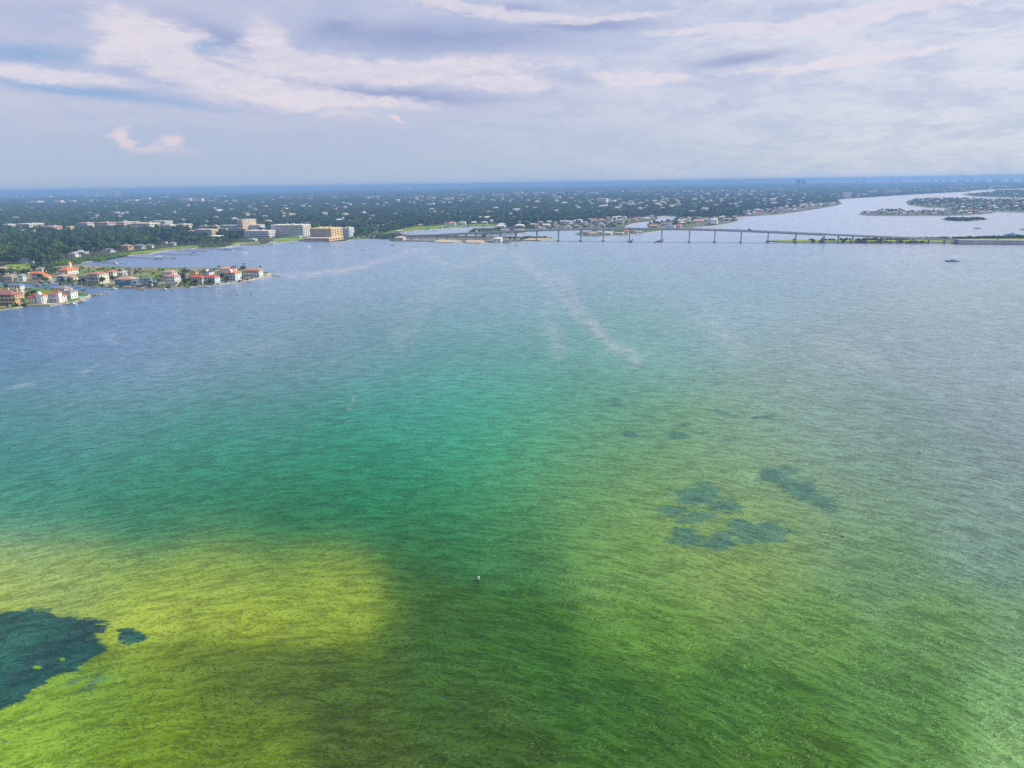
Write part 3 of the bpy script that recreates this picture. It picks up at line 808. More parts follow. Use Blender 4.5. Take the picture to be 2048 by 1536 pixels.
villa('villa', 'small white boathouse-like cottage on the canal beside the peach villa', 'villa', (37, 47, 53, 562.4, 551), 2, OFFW, LGREY, 547)
villa('villa', 'sand-coloured canal house with blue doors and white cars beside it', 'villa', (8, 25, 36, 563, 553.5), 1, (.66, .58, .44), TANR, 549.5, nf=4)
villa('villa', 'small white villa with salmon porch roof wedged next to the tall cream villa', 'villa', (134, 148, 157, 565, 556), 1, OFFW, (.60, .32, .20), 552)
# the near point
r, f = villa('villa', 'brown mansion with three floors of deep dark galleries and twin chimneys', 'villa', (-26, 27, 51, 612.2, 590), 3, (.66, .40, .20), (.34, .17, .13), 579.5, gallery=3.2, nf=7, ns=3, yaw=-12, chimney=((.62, .4), (.92, .45)))
r, f = villa('villa', 'white villa with stepped bright red roofs and central gable by the sandy walk', 'villa', (66, 88, 97.5, 607.6, 590.5), 2, OFFW, REDT, 581.5, nf=6, ns=2, yaw=-18)
villa('', '', '', (57.5, 69, 75, 607.8, 595.5), 2, OFFW, REDT, 590.5, parent=(r, f), nf=3, yaw=-18)
MB().prism([(-8, -1.2, 0), (-1, -1.2, 0), (-1, -1.2, f.h + .5), (-4.5, -1.2, f.h + 3.6), (-8, -1.2, f.h + .5)], [(-8, 2, 0), (-1, 2, 0), (-1, 2, f.h + .5), (-4.5, 2, f.h + 3.6), (-8, 2, f.h + .5)]).obj('gable', mat(OFFW), r)
r, f = villa('villa', 'white villa with scarlet roofs and a turret, second along the sandy walk', 'villa', (98, 118, 126, 605, 588.5), 2, OFFW, (.74, .13, .06), 579.5, nf=5, ns=2, yaw=-18)
villa('', '', '', (118, 127.5, 135, 604, 590.5), 2, OFFW, REDT, 584, parent=(r, f), nf=2, yaw=-18)
tw = MB().box(-1.5, 2.6, -1.4, 2.6, 0, f.h + 2.2).obj('turret', mat(OFFW), r); hip_roof(-1.5, 2.6, -1.4, 2.6, f.h + 2.5, 2.0, .5).obj('roof', roof_mat(REDT), tw)
r, f = villa('villa', 'big white house with two tiers of taupe grey roof beside the pool', 'villa', (113, 132, 148, 597, 577.5), 3, (.74, .76, .78), GREYR, 566.5, nf=4, ns=3, yaw=-18)
villa('', '', '', (131, 143, 157, 598, 583.5), 2, (.74, .76, .78), GREYR, 576, parent=(r, f), nf=3, ns=3, yaw=-18)
villa('villa', 'white three-storey house with low grey blue roof behind the brown mansion', 'villa', (20, 43, 52, 590, 571), 3, OFFW, BLUER, 566.5, ns=2)
villa('villa', 'amber house corner showing at the edge behind the brown mansion', 'villa', (-24, -3, 5, 592, 580), 2, (.78, .46, .10), ORANGE, 574)
# along the lawn shore
villa('house', 'white gabled house with slate blue roof above the open lawn', 'house', (37, 55, 69, 527.8, 521.5), 1, OFFW, BLUER, 515.5, style='gable')
villa('house', 'white flat-fronted house at the dark wood edge above the green thicket', 'house', (138, 151, 162, 514.5, 508), 2, OFFW, LGREY, 503.5)
villa('house', 'long house with blue white metal roof among the palms', 'house', (152, 168, 178, 508.5, 504), 1, (.70, .74, .80), (.60, .64, .74), 499.5)
villa('house', 'brown red house with many gables above the sandy shore', 'house', (241, 257, 268, 500.5, 492.5), 2, (.62, .36, .22), (.40, .22, .16), 487.5)
villa('house', 'house with wide grey gable roof beside the brown red house', 'house', (268, 283, 292, 498.5, 491.5), 1, LGREY, SLATE, 486)
villa('house', 'grey roofed house with pale walls behind the first long dock', 'house', (206, 222, 232, 505, 500.5), 1, OFFW, SLATE, 496.5)
villa('house', 'white house with flat roof beyond the grey gable', 'house', (293, 304, 309, 496, 490), 2, OFFW, LGREY, 487)
villa('house', 'pale blue white cottage above the blue-canopied boat lift', 'house', (340, 348, 353, 491, 486.5), 2, PALEB, LGREY, 484)
villa('house', 'cream house with verandah near the long white boathouse dock', 'house', (296, 308, 320, 487, 480), 1, IVORY, LGREY, 477)


# larger blocks: hotels, flats and offices
def block(name, label, spec, floors, nf, ns, wall, yaw=-15, balc=True, side_wall=None, cat='building', roof_boxes=0, slab=None, glass=GLASS, group=None, hf=.5, front_wall=None, clear=90):
    fr = Frame(*spec, yaw); w, d, h = fr.w, fr.d, fr.h
    root = thing(name, label, cat, fr.C - Vector((0, 0, .4)), fr.yaw, group)
    MB().box(-w, 0, 0, d, -.5, h).obj('wall', mat(wall, var=.08), root)
    MB().box(-w - .25, .25, -.25, d + .25, h, h + 1.0).obj('parapet', mat(side_wall or wall, var=.08), root)
    fh = h / floors
    bay = w / nf
    wm = window_mesh(bay * .78, fh * hf, TRIM, glass)
    for f in range(floors):
        for i in range(nf):
            link('window', wm, root, (-w + (i + .5) * bay, -.03, f * fh + fh * .3))
    bay = d / ns
    wm2 = window_mesh(bay * .66, fh * .42, TRIM, glass)
    for f in range(floors):
        for i in range(ns):
            o = link('window', wm2, root, (.03, (i + .5) * bay, f * fh + fh * .34), math.pi / 2)
    if balc:
        bm = MB().box(-w + .2, -.2, -1.4, -.12, 0, fh * .30).mesh('balcony', mat(slab or wall, var=.08))
        for f in range(floors):
            link('balcony', bm, root, (0, 0, f * fh))
        sm = MB().box(.12, .9, .3, d - .3, 0, fh * .26).mesh('ledge', mat(side_wall or wall, var=.08))
        for f in range(1, floors):
            link('ledge', sm, root, (0, 0, f * fh))
    rnd = random.Random(label)
    for i in range(roof_boxes):
        x = -w * (.12 + .76 * (i + rnd.random() * .6) / max(1, roof_boxes)); y = d * rnd.uniform(.3, .6)
        s = rnd.uniform(1.8, 4)
        MB().box(x - s, x + s, y - s * .8, y + s * .8, h + .2, h + rnd.uniform(2.2, 4)).obj('roof_plant', mat((.62, .55, .42)), root)
    FOOT.append((fr.C - fr.ex * w / 2 + fr.ey * d / 2, max(w, d) * .55 + 4, clear))
    return root, fr


GOLD = (.80, .58, .24)
pr, pf = block('waterfront_podium', 'long low podium terrace with gold end wall on the seawall under the hotel', (609, 658.5, 693, 482.8, 476.8), 1, 14, 5, (.74, .55, .30), -16, False, cat='podium', hf=.6)
block('hotel', 'gold seven-storey waterfront hotel with shaded balcony front, nearest the bay', (621.5, 663.5, 686, 480.6, 457.3), 7, 14, 4, GOLD, -16, True, GOLD, 'hotel', 4, (.40, .38, .38))
block('apartment_block', 'long white seven-storey flats with banded balconies behind the gold hotel', (543.5, 607.5, 623, 474, 450.3), 7, 18, 4, (.76, .74, .70), -14, True, (.80, .76, .66), 'apartments', 3, (.74, .74, .74))
block('apartment_tower', 'tallest tan stepped tower standing behind the blue glass offices', (475.5, 487, 514.5, 466, 440.3), 9, 3, 8, (.72, .58, .40), -24, False, None, 'apartments', 4)
block('office_block', 'long blue-windowed office range left of the tan tower', (443, 489, 495, 464, 450.8), 4, 11, 2, (.58, .64, .74), -14, True, OFFW, 'offices', 2, (.66, .70, .80))
block('office_block', 'white pier-fronted offices with dark grey windows under the tan tower', (494, 521, 531, 465, 450.4), 5, 7, 3, (.78, .76, .72), -18, False, None, 'offices', 2)
block('office_block', 'low white office with one navy window band and pale end by the shore lawn', (490, 538.5, 556, 476, 462), 3, 12, 4, (.76, .76, .76), -16, True, (.80, .72, .62), 'offices', 1, (.80, .80, .80))
block('apartment_block', 'tan four-storey flats with blue-grey front among trees', (390, 424, 438, 472, 459.5), 4, 9, 4, (.74, .56, .36), -18, True, (.76, .58, .36), 'apartments', 1, (.46, .46, .54))
block('apartment_block', 'small ochre and blue flats directly beside the tan four-storey flats', (437, 451, 462, 467, 458.2), 3, 4, 3, (.62, .56, .44), -18, True, None, 'apartments', 0, (.40, .44, .60))
block('office_block', 'long pink-roofed range with blue shaded walls behind the tan flats', (398, 436, 441, 461, 452.3), 2, 10, 2, (.62, .50, .46), -14, False, None, 'offices', 2)
block('house', 'low white modern house with terrace roof in front of the tan flats', (414, 434, 449, 479.5, 472.6), 2, 6, 3, (.80, .78, .74), -16, True, None, 'house', 0, None)
block('apartment_block', 'white blue-shaded flats showing past the right end of the gold hotel', (686, 699, 709, 473, 456.2), 6, 4, 3, (.74, .76, .80), -18, True, None, 'apartments', 1)
r, f = villa('slate_roofed_hall', 'hall with tall dark slate roof behind the white flats', 'hall', (608, 616, 623, 458, 446.5), 2, (.50, .47, .45), (.13, .13, .16), 437.5)
for spec, fl, nf, ns, wall, lab in (
        ((34, 60, 90, 459, 448), 2, 8, 5, (.72, .66, .56), 'cream flat-roofed shop hall far left in the shopping strip'),
        ((84, 106, 126, 463.5, 453), 2, 6, 4, (.62, .40, .32), 'salmon pink shop block at the near end of the shopping strip'),
        ((130, 142, 151, 463, 454), 2, 4, 3, (.76, .58, .34), 'sandy orange shop block next to the salmon one'),
        ((156, 176, 191, 457.5, 446), 3, 6, 4, (.66, .58, .54), 'pale brown arcade block with flat roof in the shopping strip'),
        ((190, 216, 233, 458, 445.5), 3, 8, 4, (.56, .42, .40), 'dusky rose arcade block in the middle of the shopping strip'),
        ((232, 250, 270, 456.5, 444.5), 3, 5, 5, (.80, .60, .50), 'pink shop block with sunlit end in the shopping strip'),
        ((264, 300, 322, 458.5, 447), 2, 11, 5, (.80, .70, .54), 'long cream shop hall in the shopping strip'),
        ((322, 342, 352, 460, 450), 2, 6, 3, (.74, .66, .52), 'beige shop hall beside the low flats'),
        ((300, 331, 347, 453.5, 442.5), 3, 8, 4, (.62, .62, .64), 'grey white hall at the back of the shopping strip'),
        ((348, 368, 386, 458.5, 449), 2, 6, 4, (.72, .64, .58), 'pale hall with blue roof plant next to the tan flats'),
        ((6, 18, 33, 458, 449), 2, 4, 4, (.70, .68, .62), 'white hall at the far edge of the shopping strip')):
    block('shop_block', lab, spec, fl, nf, ns, wall, -18, False, None, 'shops', 1, group='shopping strip among the trees', clear=120)
# the causeway pavilion with parked cars by the bridge
r, f = villa('pavilion', 'cream pavilion with pale flat roof on the causeway under the bridge', 'pavilion', (985, 1001, 1005.5, 484.2, 477.5), 1, IVORY, (.70, .66, .56), 474, yaw=-10, nf=4)
r, f = villa('pavilion', 'tan park building with low roofs at the near end of the causeway', 'pavilion', (789, 806, 812, 481, 475.5), 1, (.72, .56, .40), (.62, .48, .36), 472.5, yaw=-8, nf=5)

# far white halls and schools among the trees: (px, py of the base, width px, height px, colour, label)
def far_hall(px, py, wpx, hpx, colr, lab, yaw, extra=0):
    P = gnd(px, py, ZB); k = mpp(P); w = wpx * k; h = max(hpx * k, 7.0) ; d = min(max(18, w * .45), 70)
    h += extra
    root = thing('flat_roofed_hall', lab, 'hall', P, yaw)
    MB().box(-w / 2, w / 2, 0, d, -1, h).obj('wall', mat(colr, var=.08), root)
    MB().box(-w / 2 - .4, w / 2 + .4, -.4, d + .4, h, h + .9).obj('roof', mat(tuple(min(.85, c * 1.15) for c in colr), var=.06), root)
    FOOT.append((P + Vector((0, d / 2, 0)), w * .55, 150))


HALLS = [(15, 396, 32, 2.6, 0, 'white hall band furthest towards the picture edge'), (38, 395, 14, 2.2, 0, 'short white hall beside the edge band'), (80, 396, 40, 2.8, 1, 'long cream hall in the far wood'),
         (64, 407, 30, 3, 0, 'white hall row nearer than the long cream one'), (115, 407.5, 18, 4.4, 1, 'cream hall with arched roof in the left wood'), (143, 406.5, 13, 3.4, 1, 'small cream hall by the arched one'),
         (126, 391.5, 22, 2, 0, 'thin pale hall near the skyline of towers'), (182, 394, 18, 2.6, 0, 'cream hall below the downtown towers'), (198, 394, 5, 2.4, 0, 'tiny cream hall beside it'),
         (262, 404, 22, 2.8, 1, 'low cream hall left of the broad school'), (292, 401, 15, 4.5, 1, 'cream school block right of the low hall'), (368, 404, 26, 5.6, 1, 'broad sunlit cream school block'), (394, 404, 22, 5, 1, 'second sunlit cream school block'),
         (325, 397, 18, 2, 0, 'pale hall beyond the school blocks'), (417, 385.5, 14, 3, 0, 'white arena roof on the far plain'), (440, 394.5, 20, 2, 0, 'pale hall below the arena'), (490, 386, 18, 2, 0, 'pale hall strip far behind the tan tower'),
         (537, 384, 12, 3, 0, 'white hall far behind the white flats'), (635, 381.5, 10, 1.8, 1, 'far cream hall above the gold hotel'), (693, 381, 9, 3.4, 0, 'white sheds on the horizon plain above the hotel'),
         (730, 397, 12, 2.4, 1, 'tan hall in the wood above the park building'), (748, 397, 16, 2.2, 1, 'second tan hall in the wood above the park building'), (803, 381, 36, 3, 1, 'long brown white hall row on the far plain'), (850, 381.5, 50, 2, 2, 'long reddish hall row on the far plain'),
         (838, 396.5, 17, 3, 1, 'sandy hall in the wood left of the radio mast'), (862, 397, 18, 3, 1, 'sandy second hall in the wood left of the radio mast'), (861, 412, 13, 3, 0, 'white church hall deep in the wood'), (922, 392, 14, 2, 1, 'cream hall at the foot of the radio mast'), (940, 397, 7, 4, 0, 'white hall right of the radio mast'),
         (905, 398, 8, 2.4, 2, 'pinkish hall left of the radio mast'), (995, 394, 24, 4, 1, 'cream white hall in the middle wood'), (1035, 389, 19, 4, 1, 'cream hall far in the middle wood'), (1075, 388, 22, 2.4, 0, 'pale hall row right of the cream far hall'), (1118, 387.5, 17, 2.4, 0, 'pale hall above the left bridge spans'),
         (1161, 387.5, 12, 4, 1, 'cream block on the far plain above the bridge'), (1185, 389, 18, 3, 0, 'white hall beside the cream far block'), (1113, 399, 14, 4, 1, 'tan hall in the wood above the left spans'), (1278, 385.5, 12, 2.6, 0, 'white hall in the blue wood above the high span'),
         (1297, 386, 14, 3, 2, 'pinkish hall in the blue wood above the high span'), (1263, 408, 12, 3.4, 0, 'white round-roofed hall deep behind the bridge'), (1604, 377, 4, 5, 0, 'little white tower house in the far right wood'), (1611, 376, 8, 2.4, 0, 'white hall beside the little tower house'),
         (1540, 381.5, 20, 3, 2, 'pale pink hall row in the right wood'), (1560, 380, 16, 2.4, 0, 'white row right of the pink hall row'), (1695, 395.5, 16, 8, 1, 'arched sunlit house block on the far right shore'), (1746, 387.5, 18, 3, 1, 'long cream house on the far right shore'), (1790, 387, 28, 3.4, 2, 'long pink wall house on the far right shore'),
         (1915, 373, 14, 2.4, 1, 'cream strip hall beyond the right channel'), (2000, 375, 26, 2.4, 0, 'pale hall row right edge beyond the channel'), (1762, 371.5, 5, 4, 0, 'small white church on the far right shore')]
HC = [(.76, .76, .74), (.80, .70, .52), (.66, .48, .42)]
for (x, y, w_, h_, c_, l_) in HALLS:
    far_hall(x, y, w_, h_, HC[c_], l_, random.Random(l_).uniform(-.35, .1), 7.0)
block('apartment_block', 'white H-fronted block with cream wing standing out of the blue wood', (1192, 1212, 1217, 406, 397.5), 4, 7, 2, (.78, .78, .78), -20, False, None, 'apartments', 1, clear=150)
block('apartment_block', 'cream lower wing beside the white H-fronted block', (1217, 1228, 1234, 406.5, 401), 2, 4, 2, (.80, .72, .54), -20, False, None, 'apartments', 0, clear=150)


# towers on the far shore and skyline, all very distant
def tower(px, wpx, ytop, km, lab, colr, name='tower_block', group=None):
    d = ray(px, 380); a = math.atan2(d.x, d.y)
    P = Vector((math.sin(a) * km * 1000, math.cos(a) * km * 1000, 0)); k = mpp(P)
    h = 2.0
    for _ in range(60):
        if proj((P.x, P.y, h))[1] <= ytop:
            break
        h += 3
    w = wpx * k
    root = thing(name, lab, 'tower', P, -a, group)
    MB().box(-w / 2, w / 2, 0, w * .7, -1, min(h, 122) * .93).obj('shaft', mat(colr), root)
    MB().box(-w * .32, w * .32, w * .1, w * .6, min(h, 122) * .93, min(h, 124)).obj('roof_crown', mat(tuple(c * .9 for c in colr)), root)


tower(1594.5, 9.5, 358.8, 9.5, 'broad slab of the pair of blue-shaded condominium towers on the horizon', (.44, .44, .46), 'condominium_tower')
tower(1605, 7, 359.0, 9.6, 'narrower slab of the pair of blue-shaded condominium towers on the horizon', (.44, .44, .46), 'condominium_tower')
for i, (x, w_, t_) in enumerate(((166, 2, 378.4), (171, 3, 377.3), (175, 2.2, 378.2), (193, 2, 378.5), (199, 2, 377.6), (205, 2.6, 376.3), (210, 2, 377.5), (220, 3.2, 374.3), (228, 2.4, 377.2), (234, 6, 373.2), (240, 2, 377.5))):
    tower(x, w_, t_, 12, 'downtown skyline tower %s' % ('at the left end of the far cluster', 'second in the far cluster, pale and thin', 'third in the far cluster', 'low one after the first gap', 'thin one after the first gap', 'mid-height one left of the tall shaft', 'short one left of the tall shaft', 'tall shaft in the far cluster', 'short one between the two tallest', 'widest and tallest of the far cluster', 'last at the right end of the far cluster')[i],
          (.5, .5, .52) if i % 3 else (.66, .6, .5), 'skyline_tower', 'downtown towers on the left horizon')
BEACH = [(1205, 5), (1243, 5), (1252, 5), (1285, 7), (1293, 5), (1301, 4), (1355, 6), (1430, 14), (1455, 14), (1478, 16), (1537, 7), (1568, 8), (1650, 8), (1668, 5), (1712, 8), (1724, 9), (1765, 6), (1781, 7), (1795, 6), (1860, 6), (1877, 7), (1893, 6), (1918, 14), (1925, 10), (1941, 9), (1960, 15), (1990, 16), (2018, 6), (2046, 8)]
for i, (x, w_) in enumerate(BEACH):
    hy = 381.5 - .015 * x
    a_ = 'beachfront condominium block on the horizon'
    near = ['above the high bridge span', 'left of the twin towers', 'right of the twin towers', 'over the right channel', 'over the east island'][0 if x < 1380 else 1 if x < 1590 else 2 if x < 1740 else 3 if x < 1900 else 4]
    size = 'wide' if w_ > 9 else 'mid-sized' if w_ > 6 else 'narrow'
    tower(x, w_, hy + (5.2 if i % 3 else 4.2) + (1.6 if x > 1640 else 0), 15.5 if x > 1640 else 18, '%s %s %s' % (size, a_, near), (.50, .46, .46) if i % 2 else (.56, .54, .52), 'beach_condominium', 'beach condominiums on the horizon')
# radio mast
P = gnd(925, 391, ZB); k = mpp(P)
root = thing('radio_mast', 'thin lattice radio mast rising above the wood to the skyline', 'mast', P)
hm_ = Frame.solve(lambda t: -proj(P + Vector((0, 0, t)))[1], -361, 124)
MB().tube([(0, 0, 0), (0, 0, hm_ * .96)], [k * .45, k * .3], 4).obj('mast_shaft', mat((.5, .5, .52)), root)
MB().tube([(0, 0, hm_ * .96), (0, 0, hm_)], [k * .15, k * .1], 4).obj('antenna', mat((.6, .3, .3)), root)

# ------------------------------------------------------------------ the bridge
PIER_X = [875, 893.4, 912.5, 932, 952, 971.5, 1001, 1032.4, 1074, 1117, 1161.5, 1206.6, 1258.7, 1323.3, 1378.3, 1429, 1481.5, 1535.3, 1590.5, 1647, 1675.6, 1704.5, 1734, 1764, 1795, 1825, 1856.4, 1888]
bx_, by_ = zip(*((875, 479), (971, 479.8), (1032, 480.6), (1117, 481.8), (1207, 482.5), (1258, 483), (1323, 483.6), (1378, 484.1), (1429, 484.7), (1535, 485.6), (1647, 486.5), (1734, 487), (1888, 487.7)))
tx_, ty_ = zip(*((800, 471.8), (875, 468.6), (900, 467.3), (971, 464), (1032, 461.2), (1074, 459.4), (1117, 457.9), (1161, 457), (1207, 456.5), (1258, 456.2), (1323, 456.5), (1378, 457.2), (1429, 458.3), (1482, 460.2), (1535, 462.4), (1590, 465), (1647, 467.8), (1676, 469.2), (1764, 472.9), (1825, 475.4), (1888, 477.8), (1912, 478.8)))
_pts = [gnd(x, np.interp(x, bx_, by_)) for x in PIER_X]
_fit = np.polyfit([p.x for p in _pts], [p.y for p in _pts], 2)
def bline(X):
    return float(np.polyval(_fit, X))
def bdir(X):
    v = Vector((1, float(np.polyval(np.polyder(_fit), X)), 0)); return v.normalized()
def at_px(px):
    """the point of the bridge's centre line seen at picture column px (water level)"""
    lo, hi = -600.0, 3000.0
    for _ in range(50):
        md = (lo + hi) / 2
        if proj((md, bline(md), 0))[0] < px:
            lo = md
        else:
            hi = md
    return Vector((lo, bline(lo), 0))
def deck_z(px):
    P = at_px(px); t = float(np.interp(px, tx_, ty_)) + .6
    return max(1.5, Frame.solve(lambda z: -proj((P.x, P.y, z))[1], -t, 60))


st_px = sorted(PIER_X + [805, 840] + [1912] + [(a + b) / 2 for a, b in zip(PIER_X, PIER_X[1:])])
zs = np.array([deck_z(x) for x in st_px])
zs = np.convolve(np.pad(zs, 2, mode='edge'), [.1, .2, .4, .2, .1], 'valid')
BR = [(at_px(x), z, x) for x, z in zip(st_px, zs)]
bridge = thing('bridge', 'long grey concrete causeway bridge humped over the bay on slim twin piers', 'bridge', at_px(1378))
B0 = bridge.location
def sweep(secs, stations, mb=None):
    mb = mb or MB(); rings = []
    for (P, z, x) in stations:
        e = bdir(P.x); nrm = Vector((-e.y, e.x, 0))
        rings.append([P - B0 + nrm * u + Vector((0, 0, z + v)) for u, v in secs(x)])
    k = len(rings[0]); vs = [p for r_ in rings for p in r_]; fs = []
    for i in range(len(rings) - 1):
        for j in range(k):
            fs.append((i * k + j, i * k + (j + 1) % k, (i + 1) * k + (j + 1) % k, (i + 1) * k + j))
    fs += [tuple(range(k))[::-1], tuple(range((len(rings) - 1) * k, len(rings) * k))]
    return mb.add(vs, fs)
hi_st = [s for s in BR if s[2] <= 1647]; lo_st = [s for s in BR if s[2] >= 1647]
sec = lambda D: (lambda x: [(-6.6, 0), (6.6, 0), (6.6, -.55), (4.6, -.9), (4.4, -D), (-4.4, -D), (-4.6, -.9), (-6.6, -.55)])
CONCM = mat((.40, .41, .41), .85, .14, .08)
sweep(sec(2.7), hi_st).obj('deck', CONCM, bridge)
sweep(sec(1.7), lo_st).obj('deck', CONCM, bridge)
sweep(lambda x: [(-6.1, .005), (-6.1, .02), (6.1, .02), (6.1, .005)], BR).obj('roadway', mat((.30, .29, .28), .9, .12, .05), bridge)
sweep(lambda x: [(-.12, .026), (-.12, .03), (.12, .03), (.12, .026)], BR).obj('lane_line', mat((.7, .62, .3)), bridge)
for s_ in (-1, 1):
    sweep(lambda x: [(s_ * 6.35 - .2, .0), (s_ * 6.35 - .2, 1.05), (s_ * 6.35 + .2, 1.05), (s_ * 6.35 + .2, .0)], BR).obj('barrier', mat((.46, .46, .45), .85), bridge)
for x in PIER_X:
    P = at_px(x); z = float(np.interp(x, st_px, zs)); e = bdir(P.x); rz = math.atan2(e.y, e.x)
    low = x < 990; D = 2.7 if x <= 1647 else 1.7
    pier = MB().prism([(-.9, -3.0, z - D - 1.9), (.9, -3.0, z - D - 1.9), (.9, 3.0, z - D - 1.9), (-.9, 3.0, z - D - 1.9)], [(-.9, -5.2, z - D - .02), (.9, -5.2, z - D - .02), (.9, 5.2, z - D - .02), (-.9, 5.2, z - D - .02)]).obj('pier', CONCM, bridge, P - B0, rz)
    for s_ in (-1, 1):
        MB().tube([(0, s_ * 2.2, -2), (0, s_ * 2.2, z - D - 1.88)], [1.0 if not low else .8] * 2, 8).obj('column', CONCM, pier)
    if x > 1100 and x < 1660:
        MB().box(-2.2, 2.2, -5.5, 5.5, -1.5, 1.7).obj('footing', mat((.16, .17, .18), .9), pier)
for x in (1258.7, 1323.3):        # timber fenders on either side of the boat channel
    P = at_px(x); e = bdir(P.x); rz = math.atan2(e.y, e.x); s_ = 1 if x < 1290 else -1
    fd = thing('channel_fender', 'dark timber fender wall beside the %s pier of the boat channel' % ('left' if s_ > 0 else 'right'), 'fender', P + Vector((0, 0, 0)), rz + s_ * .12)
    MB().box(s_ * 4.4 - .4, s_ * 4.4 + .4, -34, 34, -.5, 2.4).obj('wale', DARKWOOD, fd)
    pm = MB().tube([(0, 0, -2), (0, 0, 3.3)], [.35, .35], 6).mesh('pile', DARKWOOD)
    for i in range(13):
        link('pile', pm, fd, (s_ * 4.4 + s_ * .75, -33 + i * 5.5, 0))

# approach embankments and road
def embank(name, stations, top_w, material):
    mb = MB(); rings = []
    for P, z, e in stations:
        nrm = Vector((-e.y, e.x, 0)); q = Vector((P.x, P.y, 0))
        rings.append([q - nrm * top_w + Vector((0, 0, z - .06)), q + nrm * top_w + Vector((0, 0, z - .06)), q + nrm * (top_w + 2 + z * .8) + Vector((0, 0, .6)), q - nrm * (top_w + 1 + z * .35) + Vector((0, 0, .6))])
    k = 4; vs = [p for r_ in rings for p in r_]; fs = []
    for i in range(len(rings) - 1):
        for j in range(k):
            fs.append((i * k + j, i * k + (j + 1) % k, (i + 1) * k + (j + 1) % k, (i + 1) * k + j))
    fs += [tuple(range(k))[::-1], tuple(range((len(rings) - 1) * k, len(rings) * k))]
    o = mb.add(vs, fs).obj(name, material); o['kind'] = 'structure'
    mb = MB(); vs = []
    for P, z, e in stations:
        nrm = Vector((-e.y, e.x, 0)); vs += [(P.x - nrm.x * (top_w - .5), P.y - nrm.y * (top_w - .5), z), (P.x + nrm.x * (top_w - .5), P.y + nrm.y * (top_w - .5), z)]
    o = mb.add(vs, [(2 * i, 2 * i + 2, 2 * i + 3, 2 * i + 1) for i in range(len(stations) - 1)]).obj('road', mat((.34, .33, .32), .9, .12, .05)); o['kind'] = 'structure'
Pe, ze = at_px(1912), float(zs[-1]); ee = bdir(Pe.x)
right_st = [(Pe, ze, ee)]
for i in range(1, 12):
    right_st.append((Pe + ee * 60 * i + Vector((ee.y, -ee.x, 0)) * (.0012 * (60 * i) ** 2 / 10), ze - .12 * i, ee))
embank('embankment', right_st, 10.5, mat((.30, .31, .31), .9, .2, .1))
P0_, z0_ = at_px(805), float(zs[0]); e0 = bdir(P0_.x)
pr_ = [(P0_, z0_, e0)]
for x, y in ((772, 474.5), (735, 475.2), (705, 474), (660, 466)):
    q = gnd(x, y, 2.0); pr_.append((q, 2.0, (pr_[-1][0] - q).normalized()))
embank('embankment', pr_[::-1], 6.6, mat((.16, .20, .06), .95, .3, .1))

# ------------------------------------------------------------------ cars
def car_mesh_parts(kind, paint):
    if kind == 'truck':
        b = MB().prism([(-3.6, -1.1, .5), (.9, -1.1, .5), (.9, 1.1, .5), (-3.6, 1.1, .5)], [(-3.6, -1.1, 3.0), (.9, -1.1, 3.0), (.9, 1.1, 3.0), (-3.6, 1.1, 3.0)]).mesh('body', paint)
        c = MB().prism([(1.0, -1.05, .5), (3.2, -1.05, .5), (3.2, 1.05, .5), (1.0, 1.05, .5)], [(1.0, -1, 2.3), (2.4, -1, 2.3), (2.4, 1, 2.3), (1.0, 1, 2.3)]).mesh('cab', GLASS)
        return [('body', b), ('cab', c)], (-2.4, 2.2)
    b = MB(); ring = lambda x0, x1, y, z: [(x0, -y, z), (x1, -y, z), (x1, y, z), (x0, y, z)]
    b.prism(ring(-2.2, 2.2, .85, .3), ring(-2.3, 2.3, .92, .75), caps=True)
    b2 = MB().prism(ring(-2.3, 2.3, .92, .28), ring(-2.2, 2.05, .88, .95)).mesh('body', paint)
    c = MB().prism(ring(-1.7, 1.1, .84, .95), ring(-1.2, .4, .68, 1.5)).mesh('cabin', GLASS)
    return [('body', b2), ('cabin', c)], (-1.4, 1.4)
TYRE = mat((.02, .02, .02), .9)
wheel_me = MB().tube([(0, -.12, 0), (0, .12, 0)], [.34, .34], 8).mesh('wheel', TYRE)
def car(P, rz, kind, colr, label, group):
    root = thing('truck' if kind == 'truck' else 'car', label, 'truck' if kind == 'truck' else 'car', P, rz, group)
    parts, ax = car_mesh_parts(kind, mat(colr, .35, .04))
    for nm, me in parts:
        link(nm, me, root)
    for ax_ in ax:
        for s_ in (-.82, .82):
            link('wheel', wheel_me, root, (ax_, s_, .34))
for px, lane, kind, colr, lab in ((1258, -3, 'car', (.7, .7, .7), 'white car at the crown of the bridge'), (1359, -3, 'car', (.7, .7, .68), 'white car just past the channel piers on the bridge'), (1472, 3, 'car', (.05, .05, .06), 'black car coming down the bridge right of the hump'),
                                  (1498, 3, 'truck', (.06, .07, .10), 'dark truck on the falling side of the bridge'), (1529, 3, 'car', (.06, .06, .07), 'black car behind the dark truck on the bridge'), (1506, -3, 'car', (.72, .72, .72), 'white car opposite the dark truck on the bridge'),
                                  (1578, 3, 'car', (.07, .06, .05), 'dark car above the grassy tip of the causeway island'), (1609, -3, 'car', (.68, .68, .70), 'silver car on the last long spans of the bridge'), (1640, 3, 'car', (.10, .10, .12), 'dark car where the deep girders end'),
                                  (1694, 3, 'car', (.05, .05, .06), 'black car on the short spans over the trees'), (1838, 3, 'car', (.05, .05, .06), 'black car near the low end of the bridge'), (1100, -3, 'car', (.45, .10, .08), 'red car climbing the bridge'), (985, 3, 'car', (.6, .6, .6), 'grey car at the foot of the bridge above the beach')):
    P = at_px(px); z = float(np.interp(px, st_px, zs)); e = bdir(P.x)
    car(P + Vector((-e.y, e.x, 0)) * lane + Vector((0, 0, z + .03)), math.atan2(e.y, e.x), kind, colr, lab, 'traffic on the bridge')
